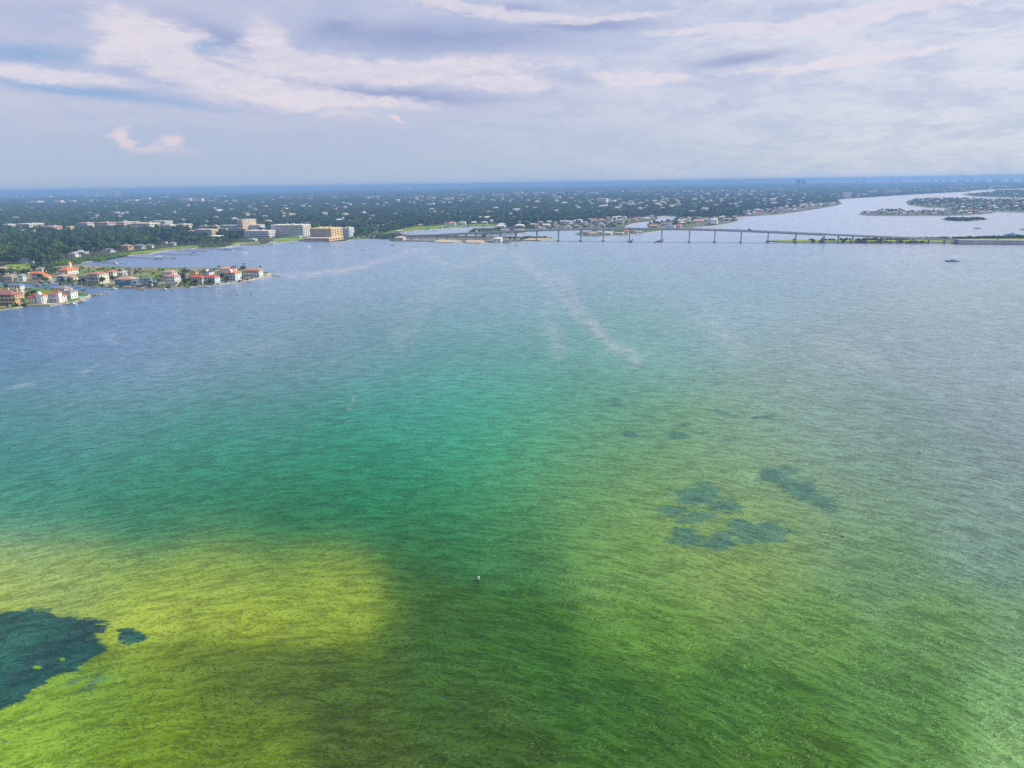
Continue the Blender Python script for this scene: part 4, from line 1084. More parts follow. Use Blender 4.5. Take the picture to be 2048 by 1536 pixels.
car(right_st[1][0] + Vector((0, -2, right_st[1][1] + .02)), math.atan2(ee.y, ee.x), 'car', (.75, .75, .75), 'white car on the walled causeway road past the bridge end', 'traffic on the bridge')
car(gnd(742, 474.5, 2.05), .1, 'truck', (.75, .75, .75), 'white truck on the approach road by the lawn', 'traffic on the bridge')
_cc = [((.75, .75, .75), 'white'), ((.05, .05, .06), 'black'), ((.4, .05, .05), 'dark red'), ((.35, .37, .4), 'grey'), ((.08, .15, .35), 'blue')]
for i, (x, y) in enumerate(((868, 478.6), (880, 478.8), (893, 478.4), (904, 478.9), (918, 479), (938, 479.2), (948, 479.6), (958, 479.2), (968, 479.6), (978, 480), (1012, 481), (1020, 481.4), (1027, 481.2), (812, 478.8), (822, 479.4), (831, 479), (842, 479.2), (1072, 477.6))):
    c_, n_ = _cc[(i * 7 + i // 3) % 5]
    car(gnd(x, y, LAND_Z + .04), (i * .9) % 3.1, 'car', c_, '%s car parked on the causeway %s' % (n_, 'sand under the first tall piers' if x > 1060 else 'left of the palms by the pavilion' if x > 1005 else 'behind the near beach' if x < 925 and x > 860 else 'near the tan park building' if x < 860 else 'behind the second beach'), 'cars parked on the causeway')

# ------------------------------------------------------------------ boats
BWHITE = mat((.80, .80, .78), .3, .05, 1.0, .5); BNAVY = mat((.03, .06, .16), .3, .1, 1.0, .5); TEAK = mat((.48, .33, .18), .7, .2, 2.0); BBLUE = mat((.05, .16, .42), .6, .1); BRED = mat((.45, .05, .05), .4, .1); BTAN = mat((.6, .46, .28), .6, .1)


def hull_mesh(L, Bm, fb, material, deck):
    b = MB(); n = 9; k = 5; vs = []
    for i in range(n):
        t = i / (n - 1); x = -L / 2 + L * t
        hw = Bm / 2 * (1 - max(0, (t - .45) / .55) ** 2.2) * (.86 + .14 * min(1, t * 4)); hw = max(hw, .03)
        z = fb * (1 + .55 * t ** 2); rake = L * .07 * t * t
        vs += [(x + rake, -hw, z), (x, -hw * .86, fb * .25), (x - rake * .8, 0, -.35), (x, hw * .86, fb * .25), (x + rake, hw, z)]
    fs = []; mi = []
    for i in range(n - 1):
        for j in range(k - 1):
            fs.append((i * k + j, (i + 1) * k + j, (i + 1) * k + j + 1, i * k + j + 1)); mi.append(0)
        fs.append((i * k + 4, (i + 1) * k + 4, (i + 1) * k, i * k)); mi.append(1)
    fs.append((0, 1, 2, 3, 4)); mi.append(0)
    b.add(vs, fs); b.mi = mi
    return b.mesh('hull', [material, deck])


def boat(px, py, kind, L, heading, label, hullc=None, top=None, group=None, z=0.0, P=None, cat='boat'):
    P = P or gnd(px, py, z)
    root = thing({'yacht': 'motor_yacht', 'cruiser': 'cabin_cruiser', 'console': 'centre_console_boat', 'pontoon': 'pontoon_boat', 'skiff': 'skiff', 'sail': 'sailing_boat'}[kind], label, cat, P, R(heading), group)
    top = top or BWHITE; hullc = hullc or BWHITE
    Bm = L * (.30 if kind != 'yacht' else .27); fb = max(.7, L * .10)
    ringx = lambda x0, x1, y, z: [(x0, -y, z), (x1, -y, z), (x1, y, z), (x0, y, z)]
    if kind == 'pontoon':
        tm = MB().tube([(-L / 2, 0, .1), (L * .42, 0, .1), (L / 2, 0, .35)], [.35, .35, .1], 8).mesh('float', mat((.6, .62, .64), .3))
        for s_ in (-1, 1):
            link('float', tm, root, (0, s_ * Bm * .36, 0))
        MB().box(-L / 2, L * .45, -Bm / 2, Bm / 2, .46, .60).obj('deck', BTAN, root)
        MB().box(-L * .45, L * .4, -Bm / 2, -Bm / 2 + .08, .61, 1.3).obj('railing', hullc, root)
        MB().box(-L * .45, L * .4, Bm / 2 - .08, Bm / 2, .61, 1.3).obj('railing', hullc, root)
        MB().prism(ringx(-L * .35, L * .15, Bm * .48, 2.6), ringx(-L * .3, L * .1, Bm * .4, 2.85)).obj('canopy', top, root)
        for x in (-L * .33, L * .13):
            for s_ in (-1, 1):
                MB().tube([(x, s_ * Bm * .45, .6), (x, s_ * Bm * .45, 2.6)], [.05, .05], 5).obj('post', BWHITE, root)
        return root
    link('hull', hull_mesh(L, Bm, fb, hullc, BWHITE if kind != 'skiff' else BTAN), root)
    if kind in ('yacht', 'cruiser'):
        MB().prism(ringx(-L * .25, L * .24, Bm * .40, fb * .98), ringx(-L * .22, L * .06, Bm * .34, fb + L * .085)).obj('cabin', BWHITE, root)
        MB().prism(ringx(-L * .23, L * .205, Bm * .405, fb + L * .02), ringx(-L * .21, L * .115, Bm * .372, fb + L * .06)).obj('cabin_windows', GLASS, root)
        MB().prism(ringx(-L * .24, L * .06, Bm * .36, fb + L * .088), ringx(-L * .24, L * .0, Bm * .36, fb + L * .125)).obj('flybridge', top, root)
        if kind == 'yacht':
            MB().prism(ringx(-L * .26, L * .02, Bm * .36, fb + L * .20), ringx(-L * .24, 0, Bm * .30, fb + L * .215)).obj('hardtop', BWHITE, root)
            for x in (-L * .2, L * -.02):
                for s_ in (-1, 1):
                    MB().tube([(x, s_ * Bm * .3, fb + L * .12), (x, s_ * Bm * .3, fb + L * .2)], [.08, .08], 5).obj('post', BWHITE, root)
            MB().box(-L * .49, -L * .27, -Bm * .38, Bm * .38, fb * .9, fb * 1.02).obj('aft_deck', TEAK, root)
    elif kind == 'console':
        MB().prism(ringx(-L * .08, L * .1, Bm * .18, fb), ringx(-L * .06, L * .06, Bm * .16, fb + 1.2)).obj('console', BWHITE, root)
        MB().prism(ringx(-L * .18, L * .14, Bm * .36, fb + 2.1), ringx(-L * .16, L * .12, Bm * .33, fb + 2.25)).obj('canopy', top, root)
        for x in (-L * .15, L * .11):
            for s_ in (-1, 1):
                MB().tube([(x, s_ * Bm * .3, fb), (x, s_ * Bm * .3, fb + 2.1)], [.05, .05], 5).obj('post', BWHITE, root)
        MB().prism(ringx(-L * .56, -L * .49, .3, .2), ringx(-L * .55, -L * .48, .25, fb + .6)).obj('outboard_motor', mat((.04, .04, .045), .4), root)
    elif kind == 'sail':
        MB().prism(ringx(-L * .12, L * .2, Bm * .26, fb), ringx(-L * .1, L * .15, Bm * .22, fb + .6)).obj('cabin', BWHITE, root)
        MB().tube([(L * .06, 0, 0), (L * .06, 0, L * 1.25)], [.09, .06], 6).obj('mast', mat((.6, .6, .62), .4), root)
        MB().tube([(L * .05, 0, fb + 1.2), (-L * .38, 0, fb + 1.25)], [.16, .12], 6).obj('boom', BBLUE, root)
    else:
        MB().box(-L * .2, -L * .14, -Bm * .36, Bm * .36, fb * .7, fb * .85).obj('bench', TEAK, root)
        MB().prism(ringx(-L * .56, -L * .5, .2, .2), ringx(-L * .55, -L * .5, .18, fb + .4)).obj('outboard_motor', mat((.04, .04, .045), .4), root)
    return root


SHADED_HULL = mat((.20, .38, .60), .3, .08, 1.0, .5)  # white hulls on their shaded side: the blue is shade painted in
boat(1904, 523.5, 'yacht', 17, 172, 'large white motor yacht, hull painted shade-blue, pale top, moored alone on the open bay', SHADED_HULL)
boat(490, 507, 'cruiser', 11, 235, 'white cabin cruiser anchored off the blue boathouse dock', BWHITE)
boat(617.5, 494.5, 'cruiser', 11, 260, 'white cabin cruiser anchored in front of the gold hotel', BWHITE)
boat(618, 501, 'skiff', 5, 200, 'small dinghy trailing below the cruiser in front of the hotel', BWHITE)
boat(731, 500, 'cruiser', 10, 215, 'white cabin cruiser alone between hotel and bridge', BWHITE)
boat(772, 487.2, 'console', 6, 190, 'small boat nearest the car park seawall', BWHITE)
boat(785.5, 491, 'cruiser', 13, 186, 'long low white boat moored off the car park seawall', BWHITE)
boat(1034, 492.6, 'console', 10, 180, 'white fishing boat with dark canopy below the first tall pier', BWHITE, BNAVY)
boat(1955, 457.5, 'cruiser', 14, 170, 'blue-shaded cruiser anchored on the far side of the causeway', SHADED_HULL)
boat(2022.5, 470.8, 'yacht', 23, 182, 'long white motor yacht with hull painted shade-blue moored just behind the causeway', SHADED_HULL, BWHITE)
boat(2046, 459.8, 'cruiser', 16, 180, 'low grey boat cut by the right edge of the picture', mat((.45, .47, .5), .4))
boat(1588, 438.3, 'console', 9, 20, 'speeding white boat with a short wake on the channel', BWHITE)
boat(1476, 437.5, 'console', 9, 100, 'boat on the water off the house point above the bridge', BWHITE)
boat(1012, 486.2, 'skiff', 12, 178, 'dark rowing barge lying along the causeway seawall by the pavilion', BNAVY)
boat(143, 609.5, 'cruiser', 10, 185, 'white cruiser with blue cover at the sandy walk of the red-roofed villas', BWHITE, BBLUE)
boat(153, 606.8, 'console', 8, 200, 'white fishing boat between the two cruisers at the near point', BWHITE, BTAN)
boat(163, 604.2, 'cruiser', 10, 205, 'tall white cruiser moored nearest the pool wall', BWHITE)
boat(4, 618.5, 'pontoon', 9, 190, 'tan pontoon boat below the brown mansion at the edge', BTAN, BTAN)
boat(20, 616, 'console', 8, 205, 'white fishing boat docked below the brown mansion', BWHITE)
boat(201, 591.5, 'console', 9, 8, 'white boat lying along the outer pier of the near point', BWHITE, BNAVY)
boat(103, 569.5, 'yacht', 14, 200, 'big white yacht berthed on the canal below the peach villa', BWHITE)
boat(72, 571, 'pontoon', 10, 190, 'pinkish pontoon boat on the canal wall', mat((.6, .36, .3)), mat((.6, .4, .34)))
boat(117, 567, 'skiff', 6, 185, 'brown skiff beside the big canal yacht', BTAN)
boat(148, 571, 'cruiser', 9, 195, 'white boat under the palms by the grey blue house', BWHITE)
boat(158, 576.2, 'pontoon', 9, 188, 'orange tan pontoon boat nearest the grey roofs', BTAN, mat((.7, .42, .2)))
boat(189, 576.4, 'pontoon', 10, 185, 'tan pontoon boat in front of the tall cream villa', BTAN, mat((.52, .28, .16)))
boat(215, 575.5, 'console', 8, 200, 'pale blue boat on a lift right of the tall cream villa', mat((.45, .62, .8), .4), mat((.5, .66, .85)))
boat(225, 579, 'cruiser', 10, 184, 'white boat with dark shadowed side before the deep blue house', BWHITE)
boat(282, 580.5, 'pontoon', 9, 186, 'pontoon boat with bright yellow awning between the blue houses', BTAN, mat((.85, .5, .02)))
boat(328, 580, 'cruiser', 9, 184, 'grey white boat beside the white stepped villa', mat((.62, .6, .57), .4))
boat(401, 574.5, 'cruiser', 9, 5, 'white boat in the first slip of the pink-roofed villa dock', BWHITE, mat((.7, .45, .4)))
boat(413, 574.8, 'cruiser', 10, 5, 'white boat with salmon top in the outer slip of the pink-roofed villa dock', BWHITE, mat((.7, .4, .36)))
boat(488, 566.2, 'skiff', 8, 190, 'pale skiff on the beach ramp by the tip lawn', BWHITE)
boat(553.5, 552.5, 'pontoon', 11, 182, 'white roofed pontoon boat on the lift at the tip dock', BWHITE, BWHITE)
boat(166, 527.6, 'console', 9, 10, 'white boat at the first short dock by the thicket', BWHITE)
boat(229, 527.8, 'cruiser', 12, 175, 'white boat with tan cover at the end of the thicket dock', BWHITE, BTAN)
boat(243, 527.4, 'cruiser', 11, 5, 'white boat bow-out beyond the thicket dock end', BWHITE)
boat(390, 510.5, 'console', 10, 200, 'white boat under the blue canopy at the middle long dock', BWHITE, BBLUE)
boat(410.5, 503.6, 'skiff', 8, 185, 'tan skiff tied to the upper dock end', BTAN)
boat(347, 517.6, 'skiff', 7, 182, 'small grey skiff at the outer float of the longest dock', mat((.5, .5, .5)))
boat(462, 500.5, 'cruiser', 10, 175, 'white boat beside the blue boathouse', BWHITE, BBLUE)
boat(544, 489.6, 'cruiser', 12, 178, 'white boat inside the small roofed dock by the hotel lawn', BWHITE)
boat(589, 485.6, 'console', 9, 185, 'white boat moored at the hotel lawn edge', BWHITE)
boat(594, 484.2, 'console', 7, 10, 'second smaller boat at the hotel lawn edge', BWHITE)
for i, (x, y, kd, L, hd, lab) in enumerate(((800, 464.8, 'cruiser', 12, 190, 'blue and white boat under the lagoon boathouse'), (785, 466, 'console', 11, 175, 'grey white boat on the lagoon shore beside the boathouse'), (818, 463.9, 'console', 9, 185, 'small white boat at the lagoon lawn'), (826, 463.2, 'console', 9, 170, 'second small white boat at the lagoon lawn'),
                                          (853, 461.2, 'cruiser', 11, 185, 'tan and white boat on the lagoon shore'), (868, 461.6, 'skiff', 9, 180, 'dark skiff afloat near the lagoon shore'), (898, 458.8, 'skiff', 6, 180, 'lone dark dinghy in the lagoon'), (891, 456.2, 'console', 10, 180, 'pale boat on the lagoon shore below the white house'),
                                          (927, 455, 'cruiser', 15, 170, 'big white boat under the white gabled house on the lagoon'), (944, 453.8, 'cruiser', 13, 185, 'white boat right of the big one on the lagoon'), (962, 470.6, 'cruiser', 15, 185, 'white boat berthed under the bridge at the marina point'), (984, 471.2, 'cruiser', 17, 180, 'white boat with blue hull side under the marina point spans'),
                                          (1007, 471, 'yacht', 24, 185, 'long cream yacht at the marina quay behind the pavilion'), (1022, 470.4, 'yacht', 22, 178, 'second long cream yacht at the marina quay'), (1043, 466.6, 'cruiser', 22, 180, 'blue shaded boat directly below the deck by the first tall piers'),
                                          (1410, 452.6, 'cruiser', 13, 180, 'blue covered boat at the house point above the bridge'), (1397, 454.8, 'console', 12, 178, 'white boat at the house point seawall'), (1367, 457.2, 'console', 11, 180, 'white boat by the pink tall house behind the bridge'), (1247, 471.6, 'cruiser', 13, 182, 'white boat moored at the island under the high span'),
                                          (1275, 469.6, 'console', 12, 190, 'white boat at the right quay of the island under the high span'), (1180, 473.4, 'console', 11, 180, 'tan boat at the left end of the island under the high span'))):
    boat(x, y, kd, L, hd, lab, BNAVY if 'dark' in lab else BWHITE, BBLUE if 'blue' in lab else None)

# buoys and channel markers on the open water
def buoy(px, py, lab, c1):
    P = gnd(px, py); k = mpp(P)
    root = thing('buoy', lab, 'buoy', P); root.scale = (.75, .75, .75)
    MB().tube([(0, 0, -.2), (0, 0, .25), (0, 0, .36)], [.40, .40, .2], 10).obj('float', mat((.03, .03, .03)), root)
    MB().tube([(0, 0, .36), (.02, 0, 1.4), (.02, 0, 1.5)], [.36, .38, .14], 10).obj('body', mat(c1), root)
    MB().tube([(0, 0, 1.5), (.02, 0, 1.66)], [.2, .2], 8).obj('band', mat((.65, .25, .03)), root)
buoy(957, 1160, 'white buoy with orange top alone on the dark green water', (.85, .83, .72))
buoy(1687, 1073, 'cream buoy with black foot right of the weed patches', (.80, .78, .66))
buoy(1840, 906, 'small white buoy with black foot on the grey water far right', (.85, .86, .88))
for px, py, h_, lab in ((503, 592, 3.6, 'dark wooden channel pile with square board off the tip of the villas'), (440, 587, 3.2, 'thin leaning channel pile off the orange-roofed villa'), (1525, 453, 9, 'thin channel marker on the water above the bridge'), (2004, 492, 2.6, 'short channel pile before the right causeway'), (475, 592, 1.2, 'low stump pile between the two channel piles')):
    P = gnd(px, py)
    root = thing('channel_marker', lab, 'marker', P)
    MB().tube([(0, 0, -1), (.05, 0, h_)], [.24, .2], 7).obj('pile', DARKWOOD, root)
    MB().box(-.5, .5, -.34, -.26, h_ - 1.0, h_ + .05).obj('board', mat((.10, .16, .12)), root)

# ------------------------------------------------------------------ docks
def dock(pts, lab, width=2.0, roof=None, step=5.0, z=1.3, roofc=(.62, .62, .6), name='dock'):
    W = [gnd(x, y, 0) for x, y in pts]
    root = thing(name, lab, 'dock', W[0])
    pile = MB().tube([(0, 0, -2), (0, 0, z + .5)], [.17, .16], 6).mesh('piling', DARKWOOD)
    for a, b_ in zip(W, W[1:]):
        v = b_ - a; L = v.length; rz = math.atan2(v.y, v.x)
        MB().box(-.3, L + .3, -width / 2, width / 2, z - .25, z).obj('deck', WOOD, root, a - W[0], rz)
        k = max(1, int(L / step))
        for i in range(k + 1):
            p = a + v * (i / k) - W[0]
            for s_ in (-1, 1):
                q = p + Vector((-v.y, v.x, 0)).normalized() * s_ * (width / 2 + .2)
                link('piling', pile, root, q)
    if roof:
        x, y, w_, d_ = roof; c = gnd(x, y, 0) - W[0]
        rf = hip_roof(-w_ / 2, w_ / 2, -d_ / 2, d_ / 2, z + 3.4, 1.1, .3).obj('roof', mat(roofc, .6, .1), root, c)
        pm = MB().tube([(0, 0, -2), (0, 0, z + 3.2)], [.16, .16], 6).mesh('post', WOOD)
        for sx in (-1, 1):
            for sy in (-1, 1):
                link('post', pm, root, c + Vector((sx * w_ * .45, sy * d_ * .45, 0)))
        MB().box(-w_ / 2, w_ / 2, -d_ / 2, d_ / 2, z - .3, z - .02).obj('platform', WOOD, root, c)
    return root
dock([(160, 525.6), (172, 526.2)], 'short pale dock at the end of the green thicket')
dock([(184, 523.6), (232, 526.6)], 'long pale dock from the thicket to the tan-covered boat')
dock([(246, 514.2), (316, 518.4)], 'longest dock on many piles with white roofed end', 2.6, (318, 518.6, 9, 6))
dock([(322, 517.4), (352, 517.6)], 'loose outer float beyond the longest dock', 2.4)
dock([(312, 509), (384, 510.2)], 'long dock on many piles to the blue-canopied lift', 2.4, (389, 510.3, 8, 6), roofc=(.05, .12, .36))
dock([(352, 500.6), (412, 503)], 'pale dock running above the blue-canopied lift', 2.4)
dock([(394, 497.6), (452, 499.6)], 'white dock leading to the big blue boathouse', 2.8, (458, 499.6, 14, 8), roofc=(.66, .67, .68))
dock([(468, 498.6), (486, 499)], 'outer finger dock beyond the big blue boathouse', 2.6)
dock([(488, 490.4), (528, 491.6)], 'thin dock along the brown bank', 2.2)
dock([(530, 489.6), (538, 489.4)], 'roofed dock by the hotel lawn', 2.4, (544, 489.2, 13, 7), roofc=(.66, .62, .56))
dock([(182, 592), (212, 588.2)], 'tan outer pier with white rails off the pool wall', 6.0, step=4.0)
dock([(545, 551), (549, 551.2)], 'short white ramp to the lift at the tip', 2.0)
dock([(394, 573.4), (420, 572.6)], 'boat dock with slips before the pink-roofed villa', 3.0)
dock([(128, 611), (160, 607)], 'plank walkway along the moored cruisers of the near point', 2.0)
dock([(276, 579.6), (290, 579.2)], 'little dock under the yellow awning', 3.0)
dock([(478, 564.2), (500, 565.2)], 'grey ramp dock by the tip lawn', 3.0)
dock([(776, 466.4), (800, 465.6)], 'roofed dock with blue shade on the lagoon', 2.2, (799, 465.2, 16, 8), roofc=(.68, .68, .66))
# pool by the big white house
root = thing('swimming_pool', 'turquoise swimming pool beside the grey-roofed white house', 'pool', gnd(166, 593.5, LAND_Z))
MB().box(-6, 5, -3.2, 3.2, -.1, .14).obj('coping', mat((.66, .60, .50)), root)
MB().box(-5.3, 4.3, -2.5, 2.5, .10, .17).obj('pool_water', mat((.08, .52, .55), .1, .1), root)
# lamp posts along the causeway
for px, py, ytop, lab in ((755.5, 472.5, 452, 'tall pale light pole on the lawn at the approach road'), (754, 457.5, 452.2, 'white sign pole beside the white gabled lagoon house'), (740, 472.5, 466, 'short light pole left of the tall pole'), (776, 473, 466, 'light pole where the road meets the lagoon'), (858, 470.5, 461.5, 'light pole over the first low spans'), (1095, 476.5, 472, 'thin pole on the sand spit under the bridge')):
    P = gnd(px, py, LAND_Z); h_ = Frame.solve(lambda t: -proj(P + Vector((0, 0, t)))[1], -ytop, 60); k = mpp(P)
    root = thing('light_pole', lab, 'light pole', P)
    MB().tube([(0, 0, 0), (0, 0, h_)], [k * .32, k * .22], 6).obj('pole', mat((.66, .66, .66)), root)
    MB().box(-.2, 2.2, -.25, .25, h_ - .1, h_ + .12).obj('lamp_head', mat((.5, .5, .5)), root)

# ------------------------------------------------------------------ smaller houses
WALLS = [((.78, .76, .72), 'white'), ((.74, .64, .48), 'cream'), ((.62, .48, .34), 'tan'), ((.70, .46, .36), 'peach'), ((.50, .56, .64), 'grey blue'), ((.56, .53, .50), 'grey'), ((.74, .60, .26), 'yellow')]
ROOFS = [((.62, .60, .58), 'pale'), ((.50, .36, .28), 'tan'), ((.60, .24, .14), 'terracotta'), ((.28, .25, .24), 'dark grey'), ((.40, .40, .42), 'grey'), ((.36, .22, .16), 'brown'), ((.68, .30, .24), 'salmon'), ((.74, .70, .62), 'cream')]
_hm = {}


def small_house(px, py, wpx, hpx, wi, ri, where, yaw=None, clear=45, style=None, grp='houses along the far shores'):
    P = gnd(px, py, ZB); k = mpp(P); w = wpx * k; h = max(3.2, hpx * k * .62); d = max(8.0, min(w * .75, 18))
    rnd = random.Random(int(px * 31 + py * 7)); yaw = yaw if yaw is not None else rnd.uniform(-.5, .15)
    rn = ROOFS[ri][1]; wn = WALLS[wi][1]
    style = style or ('flat' if rnd.random() < .18 else 'hip' if rnd.random() < .7 else 'gable')
    size = 'big' if w > 22 else 'small' if w < 14 else 'middling'
    lab = '%s %s house with %s %s roof %s' % (size, wn, rn, style if style != 'hip' else 'hipped', where)
    if len(lab.replace('-', ' ').split()) > 15:
        lab = '%s %s house with %s roof %s' % (size, wn, rn, where)
    root = thing('house', lab, 'house', P, yaw, grp)
    MB().box(-w / 2, w / 2, 0, d, -1, h).obj('wall', mat(WALLS[wi][0]), root)
    if style == 'flat':
        MB().box(-w / 2 - .3, w / 2 + .3, -.3, d + .3, h, h + .6).obj('roof', mat(ROOFS[ri][0]), root)
    else:
        hip_roof(-w / 2, w / 2, 0, d, h + .3, max(1.4, d * .22), .6, style == 'gable').obj('roof', roof_mat(ROOFS[ri][0]), root)
    fl = 2 if h > 5.2 else 1; fh = h / fl; n = 3 if w > 13 else 2
    me = window_mesh(w / n * .5, fh * .5)
    for f_ in range(fl):
        for i in range(n):
            link('window', me, root, (-w / 2 + (i + .5) * w / n, -.03, f_ * fh + fh * .28))
    me = window_mesh(d * .35, fh * .45)
    link('window', me, root, (w / 2 + .03, d * .5, fh * .3), math.pi / 2)
    FOOT.append((P + Vector((0, d / 2, 0)), max(w, d) * .55 + 2, clear))


EXPL = [(736, 454, 9, 6, 3, 1, 'in the wood by the light pole'), (746, 454.5, 10, 7, 2, 5, 'in the wood by the light pole'), (756, 455.5, 6, 7, 1, 0, 'in the wood by the light pole'), (768, 456.5, 13, 8, 0, 4, 'at the head of the lagoon lawn'), (777, 447.5, 20, 4.5, 1, 7, 'in the wood over the lagoon lawn'),
        (790, 443, 9, 4, 2, 6, 'in the wood over the lagoon lawn'), (837, 446, 8, 5, 3, 6, 'in the wood above the lagoon'), (842, 452.5, 12, 4, 3, 1, 'above the lagoon lawn'), (801, 435.5, 5, 5, 0, 0, 'deep in the wood over the lagoon'), (807, 438, 7, 4, 6, 1, 'deep in the wood over the lagoon'), (822, 434, 12, 4, 0, 7, 'deep in the wood over the lagoon'),
        (855, 435.5, 14, 3, 0, 0, 'deep in the wood over the lagoon'), (850, 441, 8, 3.4, 0, 4, 'deep in the wood over the lagoon'), (862, 446, 5, 7, 1, 2, 'above the lagoon'), (875, 448, 9, 5, 6, 3, 'above the lagoon'), (893, 449.5, 10, 7, 4, 6, 'above the lagoon lawn'), (904, 451, 14, 8, 0, 6, 'on the lagoon lawn'), (897, 436, 11, 3, 1, 1, 'in the wood behind the lagoon'),
        (918, 449.5, 8, 7, 4, 4, 'on the lagoon lawn'), (926, 450, 9, 8.5, 0, 0, 'on the lagoon lawn'), (944, 441, 12, 5, 3, 1, 'in the wood behind the lagoon'), (946, 448, 12, 4.6, 3, 7, 'on the lagoon lawn'), (968, 439.5, 24, 6, 1, 7, 'in the wood behind the lagoon'), (988, 445.5, 16, 6, 1, 0, 'above the marina point'), (1005, 445.5, 7, 7, 6, 1, 'above the marina point'),
        (968, 447, 12, 3.4, 1, 0, 'on the lagoon lawn'), (1003, 451.5, 16, 4, 0, 0, 'at the boat sheds above the marina point'), (1000, 455, 18, 3.6, 0, 7, 'at the boat sheds above the marina point'), (1028, 437.6, 11, 4, 0, 6, 'in the wood above the marina point'), (1037, 448, 14, 5, 1, 1, 'above the marina point'), (1037, 454, 18, 4.5, 0, 7, 'above the marina point'), (1008, 463.5, 14, 5, 5, 4, 'on the marina point behind the deck'),
        (1036, 463, 17, 6, 5, 0, 'on the marina point behind the deck'), (1053, 461.5, 10, 4, 6, 1, 'on the marina point behind the deck'), (952, 465.5, 8, 3.5, 1, 7, 'under the big tree at the lagoon mouth'), (1205, 446, 17, 9, 3, 2, 'and three storeys in the row behind the high span'), (1307, 456, 16, 6, 3, 2, 'just above the hump of the bridge'),
        (1340, 456.8, 19, 9, 0, 4, 'and boxy front just above the hump of the bridge'), (1357, 456.5, 9, 10, 3, 2, 'and tall front beside the boxy white one'), (1397, 447.5, 20, 8, 1, 6, 'above the pink-wall row on the house point'), (1332, 452, 18, 6, 4, 3, 'behind the boxy white one'),
        (66, 477, 20, 4, 0, 0, 'in the wood behind the long white hall'), (22, 479, 18, 5, 0, 4, 'in the left wood'), (30, 484, 16, 4, 0, 0, 'in the left wood'), (206, 478, 9, 7, 0, 0, 'in the wood behind the palm shore'), (226, 484, 14, 4, 5, 4, 'in the wood behind the palm shore'), (228, 478, 12, 4, 0, 0, 'in the wood behind the palm shore'), (315, 480, 12, 5, 0, 0, 'at the wood edge near the shop hall'),
        (85, 501, 10, 6, 3, 1, 'hidden in the dark wood'), (120, 476, 10, 4, 3, 6, 'in the wood below the pink shop'), (40, 466, 22, 5, 1, 0, 'in front of the shopping strip'), (100, 467, 18, 5, 3, 6, 'in front of the shopping strip'), (5, 491, 10, 6, 2, 1, 'in the left wood'), (468, 477, 12, 5, 1, 0, 'between the palms and the low office'), (505, 482.5, 13, 4, 1, 7, 'on the shore lawn beside the low office'), (330, 489, 9, 4, 0, 0, 'among the palms behind the docks'),
        (575, 473.5, 14, 4, 0, 0, 'below the white flats'), (592, 475, 16, 4, 0, 4, 'below the white flats')]
for e_ in EXPL:
    small_house(*e_, clear=40 if e_[1] > 442 else 90)
_rs = random.Random(5)
def house_row(poly, n, where, w=(6.5, 11.5), h=(4.2, 7), gap=5.5, clear=34, pale=.68):
    xs = [p[0] for p in poly]; ys = [p[1] for p in poly]; got = []
    for _ in range(n * 60):
        if len(got) >= n:
            break
        x, y = _rs.uniform(min(xs), max(xs)), _rs.uniform(min(ys), max(ys))
        if not pip(poly, np.array([x]), np.array([y]))[0] or any(abs(x - a) < gap * (1 if abs(y - b) < 4 else .3) and abs(y - b) < 6 for a, b in got):
            continue
        if any(abs(x - q[0]) < 10 and abs(y - q[1]) < 4 for q in EXPL):
            continue
        got.append((x, y))
    for x, y in sorted(got, key=lambda p: p[1]):
        s = np.clip((y - 366 + (x - 1024) * .015) / 80, .45, 1.25)
        small_house(x, y, _rs.uniform(*w) * s, _rs.uniform(*h) * s, 0 if _rs.random() < pale else _rs.randrange(7), _rs.choice([0, 0, 0, 7, 7, 1, 4, 3, 5, 2, 6]), where, clear=clear)
house_row([(1062, 446), (1160, 444), (1160, 459), (1062, 461)], 19, 'in the row behind the left deck spans')
house_row([(1163, 437), (1248, 434), (1248, 455), (1163, 457)], 16, 'in the row behind the high span')
house_row([(1250, 437), (1310, 432), (1298, 441), (1258, 448)], 6, 'round the canal behind the high span')
house_row([(1355, 438), (1470, 436), (1465, 443), (1385, 454), (1355, 455)], 18, 'on the house point above the bridge')
house_row([(1352, 425), (1478, 419), (1500, 430), (1352, 432)], 15, 'behind the house point in the blue wood', clear=70)
house_row([(1484, 424), (1560, 417), (1670, 405), (1676, 410), (1610, 421), (1500, 432)], 34, 'in the packed right shore row', gap=5, clear=60, h=(5, 8))
house_row([(1560, 412), (1640, 403), (1640, 410), (1560, 418)], 9, 'behind the packed right shore row', clear=80)
house_row([(1166, 467), (1255, 465), (1300, 462), (1300, 465), (1255, 469.5), (1166, 471.5)], 12, 'on the island under the high span', w=(10, 15))
house_row([(1722, 425.5), (1790, 422), (1900, 424.5), (1980, 424), (1980, 427), (1940, 430), (1800, 431), (1725, 430)], 30, 'on the near shore of the east island', gap=7, h=(5, 8))
house_row([(1820, 405), (1870, 400), (2048, 402), (2048, 422), (1990, 421), (1900, 416), (1822, 409)], 34, 'inside the east island', gap=7, h=(5.5, 8), clear=60)
house_row([(1950, 388), (1995, 383), (2048, 382), (2048, 394), (1950, 391)], 12, 'on the far island beyond the east island', gap=7, h=(5.5, 8), clear=60)
house_row([(1120, 421), (1300, 408), (1350, 420), (1300, 430), (1130, 434)], 20, 'scattered in the wood behind the bridge', clear=90)
house_row([(640, 424), (1000, 412), (1100, 420), (1000, 432), (660, 440)], 16, 'scattered in the wood between hotel and bridge', clear=110)
house_row([(300, 425), (540, 418), (540, 432), (300, 436)], 8, 'scattered in the wood behind the tan tower', clear=120)
house_row([(1690, 391), (1900, 379), (1900, 382), (1700, 394)], 9, 'along the wooded shore of the right channel', clear=120)

